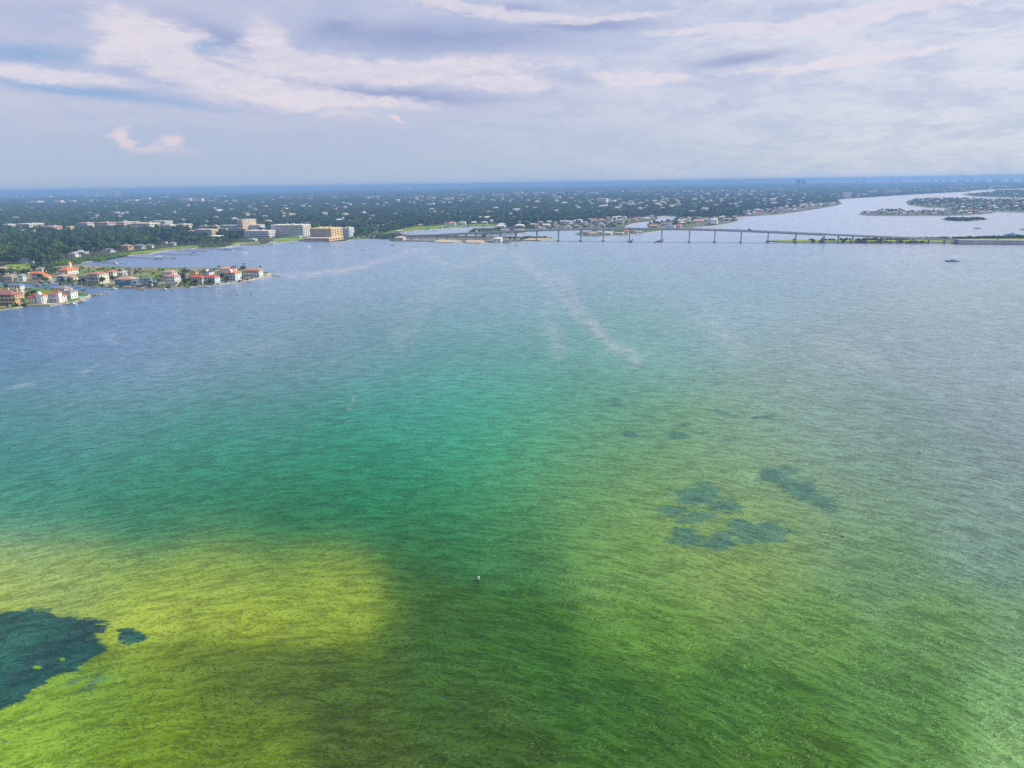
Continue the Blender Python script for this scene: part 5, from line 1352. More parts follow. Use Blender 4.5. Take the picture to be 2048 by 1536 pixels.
# ------------------------------------------------------------------ vegetation
def foliage_mat(dark, light, var=.36):
    mt = bpy.data.materials.new('foliage'); mt.use_nodes = True
    n = NT(mt.node_tree); b = n.n['Principled BSDF']
    oi = n.new('ShaderNodeObjectInfo').outputs['Random']
    g = n.new('ShaderNodeNewGeometry'); rnd_i = g.outputs['Random Per Island']
    f = n.math('MULTIPLY_ADD', oi, 1 - var * .5, n.math('MULTIPLY', rnd_i, var * .5), clamp=True)
    n.put(b.inputs['Base Color'], n.mix(f, dark, light))
    b.inputs['Roughness'].default_value = .75; b.inputs['Specular IOR Level'].default_value = .18
    return mt


OAK = foliage_mat((.014, .046, .016), (.085, .140, .034)); GREENT = foliage_mat((.024, .085, .016), (.09, .20, .03)); OLIVE = foliage_mat((.040, .066, .026), (.14, .155, .06)); PALMG = foliage_mat((.05, .085, .025), (.15, .17, .05)); THICK = foliage_mat((.06, .16, .012), (.16, .30, .02)); DARKT = foliage_mat((.012, .035, .016), (.035, .07, .025))
BARK = mat((.20, .16, .12), .9, .3, 2.0); PALMBARK = mat((.34, .29, .23), .9, .3, 2.0)


def crown_mesh(seed, r, h, z0, n, leaf, material, lumps=9, flat=.8):
    """many leaf-clump faces spread through a handful of boughs, with gaps between them"""
    rnd = random.Random(seed); vs = []; fs = []
    cs = []
    for i in range(lumps):
        a = rnd.uniform(0, 6.283); q = math.sqrt(rnd.random()) * r * .66
        cs.append((q * math.cos(a), q * math.sin(a), z0 + h * rnd.uniform(.30, .74), rnd.uniform(.34, .52) * r))
    for i in range(n):
        cx, cy, cz, cr = cs[i % lumps]
        d = Vector((rnd.gauss(0, 1), rnd.gauss(0, 1), rnd.gauss(.25, 1))).normalized()
        rr = cr * rnd.uniform(.72, 1.06)
        p = Vector((cx, cy, cz)) + Vector((d.x * rr, d.y * rr, d.z * rr * flat))
        nrm = (d + Vector((rnd.uniform(-.5, .5), rnd.uniform(-.5, .5), rnd.uniform(-.2, .6)))).normalized()
        t1 = nrm.orthogonal().normalized(); t2 = nrm.cross(t1); ang = rnd.uniform(0, 6.283)
        u = (t1 * math.cos(ang) + t2 * math.sin(ang)); w = nrm.cross(u); s = leaf * rnd.uniform(.6, 1.3)
        b = len(vs)
        vs += [p - u * s, p + w * s * .7 + nrm * s * .15, p + u * s, p - w * s * .7 - nrm * s * .1]
        fs += [(b, b + 1, b + 2, b + 3)]
    me = bpy.data.meshes.new('crown'); me.from_pydata([tuple(v) for v in vs], [], fs); me.materials.append(material); me.update()
    return me


def trunk_mesh(seed, r, z):
    rnd = random.Random(seed); b = MB()
    b.tube([(0, 0, -.5), (.15, .1, z * .5), (.3, -.1, z)], [.42, .32, .2], 6)
    for i in range(3):
        a = i * 2.1 + rnd.random(); b.tube([(.15, .05, z * .6), (r * .3 * math.cos(a), r * .3 * math.sin(a), z * 1.1), (r * .55 * math.cos(a), r * .55 * math.sin(a), z * 1.4)], [.22, .15, .07], 5)
    return b.mesh('trunk', BARK)


CROWNS = [(crown_mesh(11, 6.5, 9, 2.2, 420, .95, OAK, 11), 'dark round oak'), (crown_mesh(12, 7.5, 8, 2.0, 420, 1.05, OAK, 12, .7), 'broad spreading oak'), (crown_mesh(13, 5.2, 10, 2.4, 360, .9, GREENT, 9), 'fresh green leafy tree'),
          (crown_mesh(14, 6.0, 8, 2.0, 360, .95, OLIVE, 10), 'olive grey tree'), (crown_mesh(15, 4.6, 11, 2.6, 340, .85, DARKT, 8, 1.0), 'tall blackish tree'), (crown_mesh(16, 6.8, 9.5, 2.2, 420, 1.0, OAK, 13), 'lumpy dark oak')]
TRUNKS = [trunk_mesh(i, 6, 4.0) for i in range(2)]


def palm_crown(seed, n=13, L=3.0):
    rnd = random.Random(seed); b = MB()
    for i in range(n):
        a = 6.283 * i / n + rnd.uniform(-.2, .2); e = rnd.uniform(-.2, .75); d = Vector((math.cos(a), math.sin(a), 0)); sd = Vector((-d.y, d.x, 0)); prev = None
        for j in range(5):
            t = j / 4; p = d * L * t * math.cos(e * .6) + Vector((0, 0, L * (math.sin(e) * t - .62 * t * t))); wd = .52 * math.sin(math.pi * (t * .9 + .08)) + .04
            q = [p - sd * wd - Vector((0, 0, wd * .4)), p, p + sd * wd - Vector((0, 0, wd * .4))]
            if prev:
                b.add(prev + q, [(0, 1, 4, 3), (1, 2, 5, 4)])
            prev = q
    b.add([(.35 * math.cos(k * 1.57), .35 * math.sin(k * 1.57), z) for z in (-.5, .3) for k in range(4)], [(0, 1, 5, 4), (1, 2, 6, 5), (2, 3, 7, 6), (3, 0, 4, 7), (4, 5, 6, 7)])
    return b.mesh('crown', PALMG)
PCROWNS = [palm_crown(i) for i in range(3)] + [palm_crown(9, 18, 2.2)]
_pt = {}
def palm(px, py, h, lab, grp='palms along the shore', z=LAND_Z, kind=None):
    rnd = random.Random(int(px * 13 + py * 101)); P = gnd(px, py, z)
    h = round(h); key = (h, rnd.randrange(3))
    lean = (rnd.uniform(-.1, .1) * h, rnd.uniform(-.1, .1) * h)
    if key not in _pt:
        _pt[key] = (MB().tube([(0, 0, -.4), (lean[0] * .3, lean[1] * .3, h * .5), (lean[0], lean[1], h)], [.30, .22, .18], 6).mesh('trunk', PALMBARK), lean)
    tm, lean = _pt[key]
    root = thing('palm_tree', lab, 'palm', P, rnd.uniform(0, 6.28), grp)
    link('trunk', tm, root)
    c = link('crown', PCROWNS[kind if kind is not None else rnd.randrange(4)], root, (lean[0], lean[1], h)); s = rnd.uniform(.95, 1.3); c.scale = (s, s, s)


PALMS = [(33, 612, 8, 'with golden fronds before the brown mansion'), (45, 611, 7, 'with golden fronds before the brown mansion'), (49, 610.5, 5, 'with golden fronds before the brown mansion'), (57, 590, 7, 'between the brown mansion and the red-roofed villa'), (60, 588, 6, 'between the brown mansion and the red-roofed villa'), (12, 575, 5, 'on the canal behind the amber house'), (170, 590, 6, 'beyond the pool of the white house'), (166, 589, 5, 'beyond the pool of the white house'), (76, 580, 5, 'behind the red-roofed villas'), (90, 579.5, 6, 'behind the red-roofed villas'),
         (133, 572, 7, 'by the grey blue house'), (150, 573, 7, 'by the grey blue house'), (155, 573.5, 8, 'by the grey blue house'), (143, 572, 6, 'by the grey blue house'), (170, 548, 8, 'behind the tall cream villa against the water'), (161, 545, 6, 'behind the tall cream villa against the water'), (206, 547, 7, 'behind the tall cream villa against the water'),
         (262, 555, 10, 'behind the deep blue house'), (273, 557, 11, 'behind the deep blue house'), (279, 558, 10, 'behind the deep blue house'), (288, 556, 9, 'behind the deep blue house'), (241, 560, 6, 'between the tall cream villa and the deep blue house'), (228, 562, 6, 'between the tall cream villa and the deep blue house'),
         (318, 572, 12, 'clustered right of the pale blue house'), (322, 572.5, 13, 'clustered right of the pale blue house'), (326, 571, 11, 'clustered right of the pale blue house'), (314, 570, 9, 'clustered right of the pale blue house'), (305, 560, 8, 'behind the pale blue house'), (372, 556, 13, 'over the dark tree left of the pink roofs'), (382, 557, 11, 'over the dark tree left of the pink roofs'), (366, 568, 5, 'over the dark tree left of the pink roofs'),
         (410, 553, 9, 'among the roofs behind the pink-roofed villa'), (430, 553, 10, 'among the roofs behind the pink-roofed villa'), (440, 556, 8, 'among the roofs behind the pink-roofed villa'), (468, 552, 12, 'behind the salmon-roofed villa'), (471.5, 552, 12, 'behind the salmon-roofed villa'), (482, 553, 10, 'left of the rust-roofed tip villa'), (487, 557, 8, 'left of the rust-roofed tip villa'), (479, 556, 7, 'left of the rust-roofed tip villa'), (488, 545, 12, 'left of the rust-roofed tip villa'), (521, 546, 9, 'behind the rust-roofed tip villa'),
         (437, 562, 5, 'by the pink-roofed villa terrace'), (354, 571, 4, 'by the white stepped villa terrace'), (1010, 484, 8, 'beside the causeway pavilion'), (1014, 483.5, 9, 'beside the causeway pavilion'), (1026, 482.5, 8, 'beside the causeway pavilion'), (786, 481, 6, 'at the near end of the car park')]
for x, y, h_, w_ in PALMS:
    palm(x, y, h_, 'slim palm tree ' + w_)
_rg = random.Random(21)
GROUNDS = [([(66, 562), (160, 567), (230, 573), (340, 574.5), (440, 567.5), (500, 557.5)], 24, 4.5, 'in the front gardens of the long villa row'), ([(70, 547), (160, 545), (230, 552), (330, 552), (430, 550), (495, 548)], 30, 5, 'in the back gardens of the long villa row'), ([(10, 556), (60, 553), (110, 556)], 9, 3, 'in the canal gardens at the landward end'), ([(52, 602), (75, 590), (112, 585), (160, 589)], 8, 3, 'in the gardens of the near point')]
_rp = random.Random(3)
def along(line, t):
    seg = [math.dist(a, b) for a, b in zip(line, line[1:])]; L = sum(seg) * t
    for (a, b), s in zip(zip(line, line[1:]), seg):
        if L <= s:
            return (a[0] + (b[0] - a[0]) * L / s, a[1] + (b[1] - a[1]) * L / s)
        L -= s
    return line[-1]
for line, n_, hh, w_ in (([(160, 519), (200, 516), (236, 509.5)], 22, (8, 12), 'in the grove behind the green thicket'), ([(238, 506), (285, 503), (330, 497)], 12, (7, 10), 'on the sandy shore behind the longest dock'), ([(300, 499), (345, 494), (395, 491)], 16, (8, 12), 'along the lawn behind the middle docks'),
                         ([(395, 493), (425, 492), (455, 490.5)], 20, (9, 13), 'in the shady palm clump behind the boathouse dock'), ([(500, 484), (530, 482.5), (548, 481)], 9, (7, 10), 'on the shore lawn below the low office'), ([(5, 545), (60, 541)], 6, (5, 8), 'on the waterfront lawn behind the villas'), ([(88, 533), (110, 527), (150, 514)], 12, (7, 11), 'at the wood edge above the thicket')):
    for i in range(n_):
        x, y = along(line, (i + _rp.random() * .8) / n_)
        palm(x + _rp.uniform(-3, 3), y + _rp.uniform(-1.6, 1.2), _rp.uniform(*hh), 'slim palm ' + w_, kind=3 if _rp.random() < .5 else None)

for line, n_, sp, w_ in GROUNDS:
    for i in range(n_ // 2):
        x, y = along(line, _rg.random())
        palm(x + _rg.uniform(-4, 4), y + _rg.uniform(-sp, sp * .4), _rg.uniform(5, 10), 'slim palm tree ' + w_)
NTREE = 0
def tree(P, ci, s, lab, grp):
    root = thing('tree', lab, 'tree', P, (P[0] * 7.3) % 6.28, grp); root.scale = (s, s, s * (.9 + (P[1] * .37) % .25))
    link('trunk', TRUNKS[ci % 2], root); link('crown', CROWNS[ci][0], root)


for x, y, ci, s, w_ in ((369, 566, 4, .95, 'hiding the yellow house'), (376, 568, 0, .8, 'beside the pink roofs'), (362, 560, 3, .7, 'behind the white stepped villa'), (446.5, 563, 4, .78, 'between pink roofs and pale blue villa'), (452, 562, 0, .5, 'between pink roofs and pale blue villa'), (485, 561, 2, .45, 'left of the tip villa'), (270, 570, 2, .4, 'against the deep blue house front'), (303, 572, 4, .5, 'at the corner of the pale blue house'),
                        (318, 566, 0, .6, 'right of the pale blue house'), (104, 551, 0, .8, 'between the two orange roofs'), (110, 549, 3, .7, 'between the two orange roofs'), (128, 566, 4, .5, 'before the grey blue house'), (140, 568, 0, .55, 'before the grey blue house'), (166, 567.5, 4, .5, 'left of the tall cream villa'), (226, 562, 3, .6, 'right of the tall cream villa'), (232, 561, 0, .5, 'right of the tall cream villa'),
                        (8, 552, 0, .9, 'in front of the flat tan house'), (22, 552, 2, .8, 'in front of the flat tan house'), (55, 549, 0, .7, 'before the mauve roof'), (46, 550, 2, .7, 'before the mauve roof'), (68, 540, 0, .7, 'near the pale grey roof'), (100, 540, 0, .8, 'behind the canal-bend villa'), (96, 545, 4, .6, 'behind the canal-bend villa'), (57, 597, 4, .5, 'dark by the brown mansion side'), (65, 590, 0, .5, 'dark by the brown mansion side'),
                        (14, 578, 0, .5, 'left of the white three-storey house'), (948, 467, 0, 1.0, 'over the cottage at the lagoon mouth'), (958, 466, 4, .8, 'over the cottage at the lagoon mouth'), (788, 480.5, 4, .7, 'at the near end of the car park'), (1019, 483, 4, .8, 'beside the pavilion palms'), (1030, 482, 4, .8, 'beside the pavilion palms'), (967, 477.5, 2, .8, 'under the deck by the pavilion'), (711, 474.5, 0, .8, 'at the approach road'), (395, 474, 0, .9, 'in front of the tan flats')):
    tree(gnd(x, y, LAND_Z), ci, s, CROWNS[ci][1] + ' ' + w_, 'garden trees')

for line, n_, sp, w_ in GROUNDS:
    for i in range(n_ - n_ // 2):
        x, y = along(line, _rg.random()); ci = _rg.choice([0, 2, 3, 4, 5])
        tree(gnd(x + _rg.uniform(-4, 4), y + _rg.uniform(-sp, sp * .4), LAND_Z), ci, _rg.uniform(.4, .75), CROWNS[ci][1] + ' ' + w_, 'garden trees')

# where trees may not stand: cells under and in front of buildings
CELL = 5.0
blocked = set()
for P, rad, clr in FOOT:
    v = Vector((-P.x, -P.y, 0)).normalized(); sd = Vector((-v.y, v.x, 0))
    for a in np.arange(-rad, rad + clr, CELL * .8):
        for b in np.arange(-rad, rad + .1, CELL * .8):
            q = P + v * float(a) + sd * float(b)
            blocked.add((int(q.x // CELL), int(q.y // CELL)))
rng = np.random.default_rng(8)
def jitter(r0, r1, step, azm=38.5):
    """jittered grid points of a ring sector in front of the camera"""
    xm = r1 * math.sin(R(azm)); xs = np.arange(-xm, xm, step); ys = np.arange(r0 * math.cos(R(azm)), r1, step)
    X, Y = np.meshgrid(xs, ys); X = X + rng.uniform(-.45, .45, X.shape) * step; Y = Y + rng.uniform(-.45, .45, Y.shape) * step
    r = np.hypot(X, Y); a = np.abs(np.arctan2(X, Y))
    k = (r > r0) & (r < r1) & (a < R(azm))
    return X[k], Y[k]


X, Y = jitter(1900, 9000, 120.0); px, py = projn(X, Y, LAND_Z); k = pip(mainland, X, Y) & (rng.random(X.shape) < (.46 + .54 * np.clip((px - 700) / 500, 0, 1)) * np.clip(.55 + .9 * np.sin(X * .0031 + 1.4 * np.sin(Y * .0011)) * np.sin(Y * .0019 + .8), 0, 1)); X, Y = X[k], Y[k]; k = pdist(mainland[:-10], X, Y) > 30
SUB = np.stack([X, Y, np.full(len(X), LAND_Z + 1.6)], -1)
px, py = projn(X, Y, LAND_Z)
SUB = SUB[[i for i in range(len(X)) if (int(X[i] // CELL), int(Y[i] // CELL)) not in blocked and not any(pip(z_, px[i:i + 1], py[i:i + 1])[0] for z_ in ([(-60, 592), (-60, 470), (620, 470), (620, 592)],))]]
for x_, y_, _z in SUB:
    v = Vector((-x_, -y_, 0)).normalized(); sd = Vector((-v.y, v.x, 0))
    for a in np.arange(-12, 78, 4.0):
        for b in np.arange(-12, 12.1, 4.0):
            q = Vector((x_, y_, 0)) + v * float(a) + sd * float(b); blocked.add((int(q.x // CELL), int(q.y // CELL)))
_bk = np.array(sorted({(a + 20000) * 100000 + (b + 20000) for a, b in blocked}))
def free(X, Y):
    k = (np.floor(X / CELL).astype(np.int64) + 20000) * 100000 + np.floor(Y / CELL).astype(np.int64) + 20000
    return ~np.isin(k, _bk)


VILLA_ZONE = [(-60, 533), (8, 529), (72, 529), (84, 532), (150, 529), (215, 533.5), (300, 535), (470, 538), (560, 545), (560, 590), (-60, 590)]
CLEAR_PX = [VILLA_ZONE, [(95, 534), (100, 527), (160, 513), (232, 505), (262, 502), (300, 498), (330, 494), (385, 490), (440, 489), (470, 484), (520, 482), (550, 475), (612, 470), (700, 472), (770, 468), (815, 458), (860, 452.6), (905, 450.5), (960, 448), (1010, 449), (1030, 470), (1120, 470), (1120, 490), (600, 492), (380, 503), (240, 518), (150, 532)],
            [(1060, 446), (1160, 444), (1250, 436), (1310, 432), (1352, 437), (1480, 434), (1540, 421), (1670, 403.5), (1690, 408), (1480, 447), (1320, 461), (1060, 464)], [(928, 470), (940, 458), (1060, 455), (1060, 468)]]
X, Y = jitter(700, 2600, 14.0); land_ok = pip(mainland, X, Y); X, Y = X[land_ok], Y[land_ok]
px, py = projn(X, Y, LAND_Z); ok = free(X, Y) & (rng.random(X.shape) > .10)
for z_ in CLEAR_PX:
    ok &= ~pip(z_, px, py)
mul = pdist([p for p in mainland[:-10]], X, Y); ok &= mul > 6
# open streets and gaps
gap = np.sin(X * .021 + 1.3 * np.sin(Y * .013)) * np.sin(Y * .017 + 1.1 * np.sin(X * .009)); ok &= gap > -.86
X, Y, px, py = X[ok], Y[ok], px[ok], py[ok]
order = np.argsort(np.hypot(X, Y)); X, Y, px, py = X[order], Y[order], px[order], py[order]
vis = np.where((px > -8) & (px < 2056))[0][:238]
def tree_where(px, py):
    row = 'nearest' if py > 527 else 'front' if py > 519 else 'second' if py > 512 else 'third' if py > 506 else 'fourth' if py > 500 else 'fifth' if py > 494 else 'rear'
    marks = ((22, 'at the left edge over the lawn'), (50, 'above the slate gabled house'), (80, 'over the waterfront lawn end'), (105, 'at the dark thicket corner'), (135, 'left of the white flat-fronted house'), (165, 'round the white flat-fronted house'),
             (200, 'behind the palm grove'), (235, 'behind the grey roofed dock house'), (270, 'behind the brown red gabled house'), (310, 'behind the grey gable house'), (350, 'behind the pale blue cottage'), (395, 'behind the middle docks'), (440, 'before the white terrace-roof house'), (9999, 'between boathouse dock and low office'))
    return 'in the %s row %s' % (row, next(t for x_, t in marks if px < x_))
for i in vis:
    ci = int(rng.integers(0, 6)); s = float(rng.uniform(.8, 1.8))
    tree((float(X[i]), float(Y[i]), LAND_Z), ci, s, CROWNS[ci][1] + ' ' + tree_where(px[i], py[i]), 'trees of the wood behind the docks')
rest = np.ones(len(X), bool); rest[vis] = False
A1 = np.stack([X[rest], Y[rest], np.full(rest.sum(), LAND_Z)], -1)

# island trees
isl = []
for nm, poly, dens in (('e', east_island, 21), ('f', far_island, 21), ('u', under_island, 16)):
    xs = [p[0] for p in poly]; ys = [p[1] for p in poly]
    X, Y = np.meshgrid(np.arange(min(xs), max(xs), dens), np.arange(min(ys), max(ys), dens)); X = X.ravel() + rng.uniform(-5, 5, X.size); Y = Y.ravel() + rng.uniform(-5, 5, Y.size)
    k = pip(poly, X, Y) & free(X, Y) & (pdist(poly, X, Y, True) > 7) & (rng.random(X.shape) > .25)
    px, py = projn(X, Y); k &= (px < 2100)
    isl.append(np.stack([X[k], Y[k], np.full(k.sum(), LAND_Z)], -1))
# point houses and marina: sparse trees
for poly, n_ in (([(1060, 446), (1300, 436), (1300, 456), (1060, 461)], 260), ([(1300, 440), (1480, 435), (1475, 442), (1320, 457)], 130), ([(1486, 430), (1560, 418), (1670, 404.5), (1675, 410.5), (1555, 428.5)], 170), ([(945, 461), (1060, 457), (1060, 464), (945, 468)], 40)):
    x = rng.uniform(min(p[0] for p in poly), max(p[0] for p in poly), n_ * 2); y = rng.uniform(min(p[1] for p in poly), max(p[1] for p in poly), n_ * 2)
    k = pip(poly, x, y); Q = np.array([tuple(gnd(a, b, LAND_Z)) for a, b in zip(x[k][:n_], y[k][:n_])])
    k = free(Q[:, 0], Q[:, 1]) & pip(mainland, Q[:, 0], Q[:, 1]) & (pdist(mainland, Q[:, 0], Q[:, 1], True) > 6)
    isl.append(Q[k])
A1b = np.concatenate(isl)

X, Y = jitter(2600, 6500, 19.0); k = pip(mainland, X, Y); X, Y = X[k], Y[k]; k = free(X, Y) & (rng.random(X.shape) > .14) & (pdist(mainland[:-10], X, Y) > 9)
px, py = projn(X, Y, LAND_Z)
for z_ in CLEAR_PX[2:]:
    k &= ~pip(z_, px, py)
gap = np.sin(X * .011 + 1.3 * np.sin(Y * .006)) * np.sin(Y * .008 + 1.1 * np.sin(X * .005)); k &= gap > -.90
A2 = np.stack([X[k], Y[k], np.full(k.sum(), LAND_Z)], -1)
X, Y = jitter(6500, 16000, 62.0); k = pip(mainland, X, Y); X, Y = X[k], Y[k]; k = free(X, Y) & (rng.random(X.shape) > .12)
A3 = np.stack([X[k], Y[k], np.full(k.sum(), LAND_Z)], -1)
X, Y = jitter(16000, 44000, 260.0); k = pip(mainland, X, Y); X, Y = X[k], Y[k]; k = free(X, Y) & (rng.random(X.shape) > .12)
A4 = np.stack([X[k], Y[k], np.full(k.sum(), LAND_Z)], -1)

_src = bpy.data.collections.new('scatter_sources')      # not linked to the scene: only the scatters below draw from it
def variants(cname, meshes):
    c = bpy.data.collections.new(cname)
    for i, me in enumerate(meshes):
        o = bpy.data.objects.new('%s_%d' % (cname, i), me); c.objects.link(o)
    return c


def scatter(name, label, pts, scl, coll, zs=1.0):
    me = bpy.data.meshes.new(name); me.vertices.add(len(pts)); me.vertices.foreach_set('co', np.asarray(pts, np.float32).ravel())
    n_ = len(pts)
    a = me.attributes.new('scl', 'FLOAT_VECTOR', 'POINT'); s = rng.uniform(scl[0], scl[1], n_); sz = s * rng.uniform(.85, 1.15, n_) * zs
    a.data.foreach_set('vector', np.stack([s, s, sz], -1).astype(np.float32).ravel())
    a = me.attributes.new('rot', 'FLOAT_VECTOR', 'POINT'); a.data.foreach_set('vector', np.stack([np.zeros(n_), np.zeros(n_), rng.uniform(0, 6.283, n_)], -1).astype(np.float32).ravel())
    a = me.attributes.new('pick', 'INT', 'POINT'); a.data.foreach_set('value', rng.integers(0, 1000, n_).astype(np.int32))
    me.update()
    o = link(name, me); o['kind'] = 'stuff'; o['label'] = label
    g = bpy.data.node_groups.new(name + '_scatter', 'GeometryNodeTree')
    g.interface.new_socket('Geometry', in_out='INPUT', socket_type='NodeSocketGeometry'); g.interface.new_socket('Geometry', in_out='OUTPUT', socket_type='NodeSocketGeometry')
    n = g.nodes; l = g.links
    gi, go = n.new('NodeGroupInput'), n.new('NodeGroupOutput'); inst = n.new('GeometryNodeInstanceOnPoints'); ci = n.new('GeometryNodeCollectionInfo')
    ci.inputs['Collection'].default_value = coll; ci.inputs['Separate Children'].default_value = True; ci.inputs['Reset Children'].default_value = True
    def na(nm, t):
        q = n.new('GeometryNodeInputNamedAttribute'); q.data_type = t; q.inputs['Name'].default_value = nm; return q.outputs[0]
    l.new(gi.outputs[0], inst.inputs['Points']); l.new(ci.outputs[0], inst.inputs['Instance']); inst.inputs['Pick Instance'].default_value = True
    l.new(na('pick', 'INT'), inst.inputs['Instance Index']); l.new(na('rot', 'FLOAT_VECTOR'), inst.inputs['Rotation']); l.new(na('scl', 'FLOAT_VECTOR'), inst.inputs['Scale'])
    l.new(inst.outputs[0], go.inputs[0])
    md = o.modifiers.new('scatter', 'NODES'); md.node_group = g
    return o


def grove_mesh(seed, size, n, leaf, material, bumps):
    rnd = random.Random(seed); vs = []; fs = []
    for i in range(n):
        b = rnd.randrange(bumps); rb = random.Random(seed * 100 + b)
        cx, cy, cr = rb.uniform(-.5, .5) * size, rb.uniform(-.5, .5) * size, rb.uniform(6, 10) * (1 if size < 100 else 1.6)
        d = Vector((rnd.gauss(0, 1), rnd.gauss(0, 1), abs(rnd.gauss(.4, .8)))).normalized()
        p = Vector((cx + d.x * cr, cy + d.y * cr, 3.5 + d.z * 7.5)); nrm = (d + Vector((rnd.uniform(-.4, .4), rnd.uniform(-.4, .4), .2))).normalized()
        t1 = nrm.orthogonal().normalized(); t2 = nrm.cross(t1); s = leaf * rnd.uniform(.6, 1.3); k = len(vs)
        vs += [p - t1 * s, p + t2 * s * .7, p + t1 * s, p - t2 * s * .7]; fs.append((k, k + 1, k + 2, k + 3))
    me = bpy.data.meshes.new('grove'); me.from_pydata([tuple(v) for v in vs], [], fs); me.materials.append(material); me.update(); return me


cv = variants('wood_tree', [c[0] for c in CROWNS] + [crown_mesh(31, 5.5, 9, 1.5, 300, 1.0, OAK, 9), crown_mesh(32, 6.5, 8.5, 1.6, 300, 1.05, OAK, 10)])
scatter('woods', 'blue green wood of oaks and pines covering the mainland behind the first tree rows', A1, (.75, 1.6), cv)
cv2 = variants('far_tree', [crown_mesh(41 + i, 9.0, 10, .5, 150, 2.1, (OAK, OAK, GREENT, OLIVE, DARKT)[i], 8, .75) for i in range(5)])
scatter('town_trees', 'small garden trees between the houses of the islands and far shores', A1b, (.36, .78), cv)
scatter('far_woods', 'hazy blue wood stretching behind the nearer wood', A2, (.7, 1.3), cv2)
cv3 = variants('far_grove', [grove_mesh(51 + i, 66, 260, 3.6, (OAK, OAK, OLIVE, DARKT)[i], 22) for i in range(4)])
scatter('distant_woods', 'blue hazed tree cover of the far suburbs', A3, (.9, 1.15), cv3)
cv4 = variants('horizon_grove', [grove_mesh(61 + i, 290, 420, 9.0, (OAK, OLIVE, DARKT)[i], 60) for i in range(3)])
scatter('horizon_woods', 'flat blue tree cover reaching the horizon', A4, (.9, 1.15), cv4, .8)

# thickets and shore bushes
def fill_px(poly, n_, z=LAND_Z):
    xs = [p[0] for p in poly]; ys = [p[1] for p in poly]; x = rng.uniform(min(xs), max(xs), n_ * 4); y = rng.uniform(min(ys), max(ys), n_ * 4); k = pip(poly, x, y)
    return np.array([tuple(gnd(a, b, z)) for a, b in zip(x[k][:n_], y[k][:n_])])
bush = [crown_mesh(71 + i, 3.2, 3.4, -.4, 110, .75, THICK, 5, .8) for i in range(3)]
bv = variants('shore_bush', bush)
scatter('green_thicket', 'bright green mangrove thicket along the shore beside the lawn and docks', np.concatenate([fill_px([(103, 532), (108, 527.5), (150, 519.5), (166, 520.5), (165, 524.5), (152, 526.4)], 260), fill_px([(176, 520.8), (238, 511.5), (262, 509), (252, 512), (240, 513.6), (202, 521.6)], 170),
        fill_px([(400, 494.5), (452, 493), (455, 490.5), (400, 491)], 90), fill_px([(715, 466.5), (840, 460), (905, 455.2), (950, 453.4), (990, 452.4), (985, 451), (900, 453.6), (800, 462)], 90), fill_px([(1040, 475.8), (1095, 476), (1060, 475.2)], 40)]), (.7, 1.3), bv)
dbv = variants('dark_bush', [crown_mesh(81 + i, 3.6, 5.0, -.4, 130, .8, (DARKT, GREENT, OAK)[i], 6, .9) for i in range(3)])
scatter('causeway_scrub', 'dark scrub and low trees along the causeway island behind the bridge spans', np.concatenate([fill_px([(1566, 481.2), (1640, 480.8), (1700, 480.5), (1760, 480), (1850, 479), (1900, 478), (1900, 476.8), (1800, 479), (1700, 480.2)], 330, 1.6), fill_px([(1700, 484.6), (1760, 485), (1860, 485.6), (1860, 486), (1720, 485.6)], 70, 1.0),
        fill_px([(1890, 477.8), (2048, 476.8), (2100, 476), (2100, 473.2), (1960, 475.8)], 520, 1.6), fill_px([(1985, 486), (2048, 486), (2120, 486), (2120, 487.6), (1990, 486.6)], 110, 1.0), fill_px([(1912, 486.1), (1985, 486.5), (1985, 486.9), (1912, 486.4)], 26, .2),
        fill_px([(1560, 484.2), (1690, 484.8), (1690, 485.3), (1560, 484.7)], 8, .8)]), (.5, 1.05), dbv)
scatter('mangrove_scrub', 'low dark mangroves covering the little islet', fill_px([(1884, 438.6), (1897, 440), (1910, 441.3), (1940, 441.5), (1950, 440), (1972, 439), (1950, 438.2), (1900, 438)], 240, 1.0), (.8, 1.5), dbv)
scatter('approach_scrub', 'mixed bushes along the approach road and the lagoon verge', np.concatenate([fill_px([(700, 477.5), (770, 476.8), (800, 474), (806, 470.5), (790, 468), (715, 471)], 120), fill_px([(745, 476.8), (776, 477.6), (776, 477), (745, 476.2)], 26)]), (.5, .9), dbv)
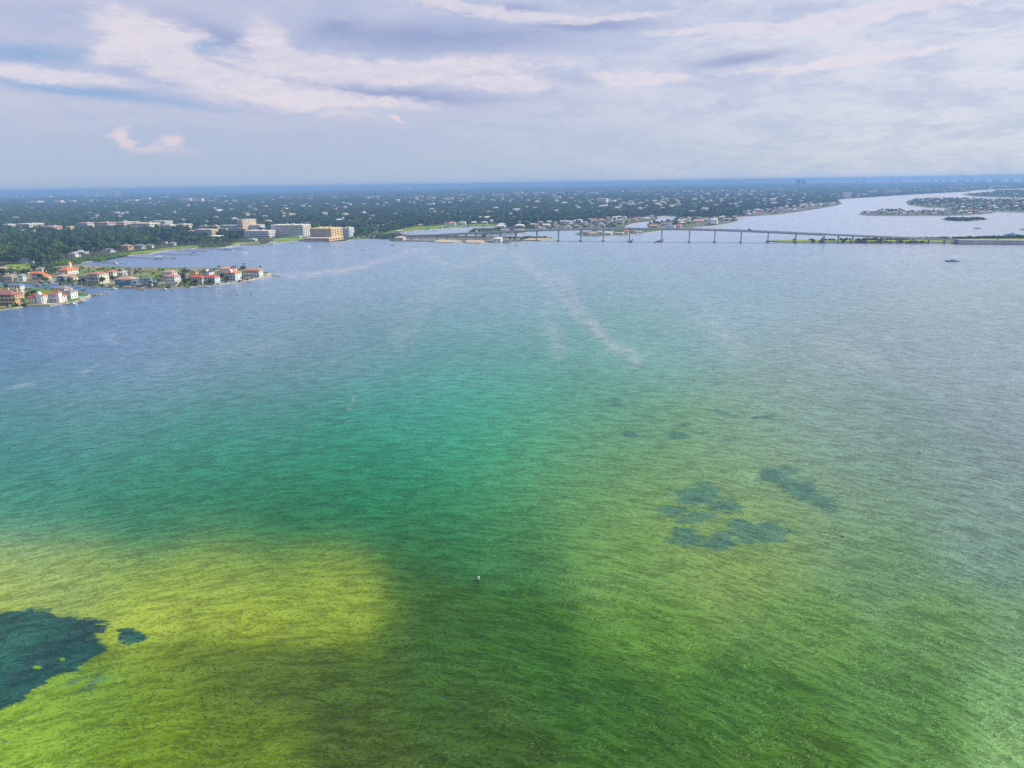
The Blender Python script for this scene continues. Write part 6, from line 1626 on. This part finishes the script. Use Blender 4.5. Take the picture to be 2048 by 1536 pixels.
scatter('garden_scrub', 'clipped bushes and hedges in the villa gardens', np.concatenate([fill_px([(62, 567), (230, 575), (340, 576.5), (440, 569), (500, 559.5), (500, 557), (440, 566.5), (340, 573), (230, 572), (62, 563)], 90), fill_px([(5, 552), (100, 545), (100, 536), (5, 540)], 60), fill_px([(100, 546), (160, 533), (240, 538), (400, 541), (500, 547), (490, 551), (300, 556), (160, 552)], 130), fill_px([(30, 612.4), (52, 611.6), (52, 610.6), (30, 611.6)], 10)]), (.25, .6), dbv)

# far suburb houses: pale specks among the trees, too many and too small to tell apart
def fleck(seed, wall, roof, w, d, h):
    b = MB(); b.box(-w / 2, w / 2, -d / 2, d / 2, 0, h, 0); q = hip_roof(-w / 2, w / 2, -d / 2, d / 2, h + .3, 2.0, .5); b.m = 1; b.add(q.v, q.f, 1)
    return b.mesh('suburb_house', [mat(wall), roof_mat(roof)])
fl = [fleck(0, (.78, .76, .72), (.66, .64, .62), 18, 12, 9.5), fleck(1, (.74, .62, .46), (.50, .38, .30), 20, 13, 9.5), fleck(2, (.78, .77, .75), (.74, .72, .68), 26, 14, 9), fleck(3, (.74, .60, .48), (.56, .38, .32), 18, 12, 9), fleck(4, (.7, .7, .7), (.4, .4, .42), 16, 12, 9)]
fv = variants('suburb_house', fl)
scatter('suburb_houses', 'pale house roofs scattered all through the far woods', SUB, (.7, 1.2), fv)

# ------------------------------------------------------------------ labels: tell look-alikes apart by their order across the picture
def finish_labels():
    ordn = ['first', 'second', 'third', 'fourth', 'fifth', 'sixth', 'seventh', 'eighth', 'ninth', 'tenth']
    by = {}
    for o in COL.objects:
        if o.parent is None and o.get('label') and o.get('category'):
            by.setdefault(o['label'], []).append(o)
    for lab, os_ in by.items():
        n_ = len(os_)
        if n_ < 2:
            continue
        os_.sort(key=lambda o: proj(o.location)[0])
        words_left = 16 - len(lab.split())
        for i, o in enumerate(os_):
            if n_ > 10 and i >= 10:
                if n_ - i <= 10:
                    sfx = 'last' if i == n_ - 1 else ordn[n_ - i - 1] + ' from right'
                else:
                    continue
            else:
                sfx = ('leftmost' if i == 0 else 'rightmost' if i == n_ - 1 and n_ <= 10 else ordn[i] + ' from left')
            if len(sfx.split()) <= words_left:
                o['label'] = lab + ', ' + sfx


finish_labels()
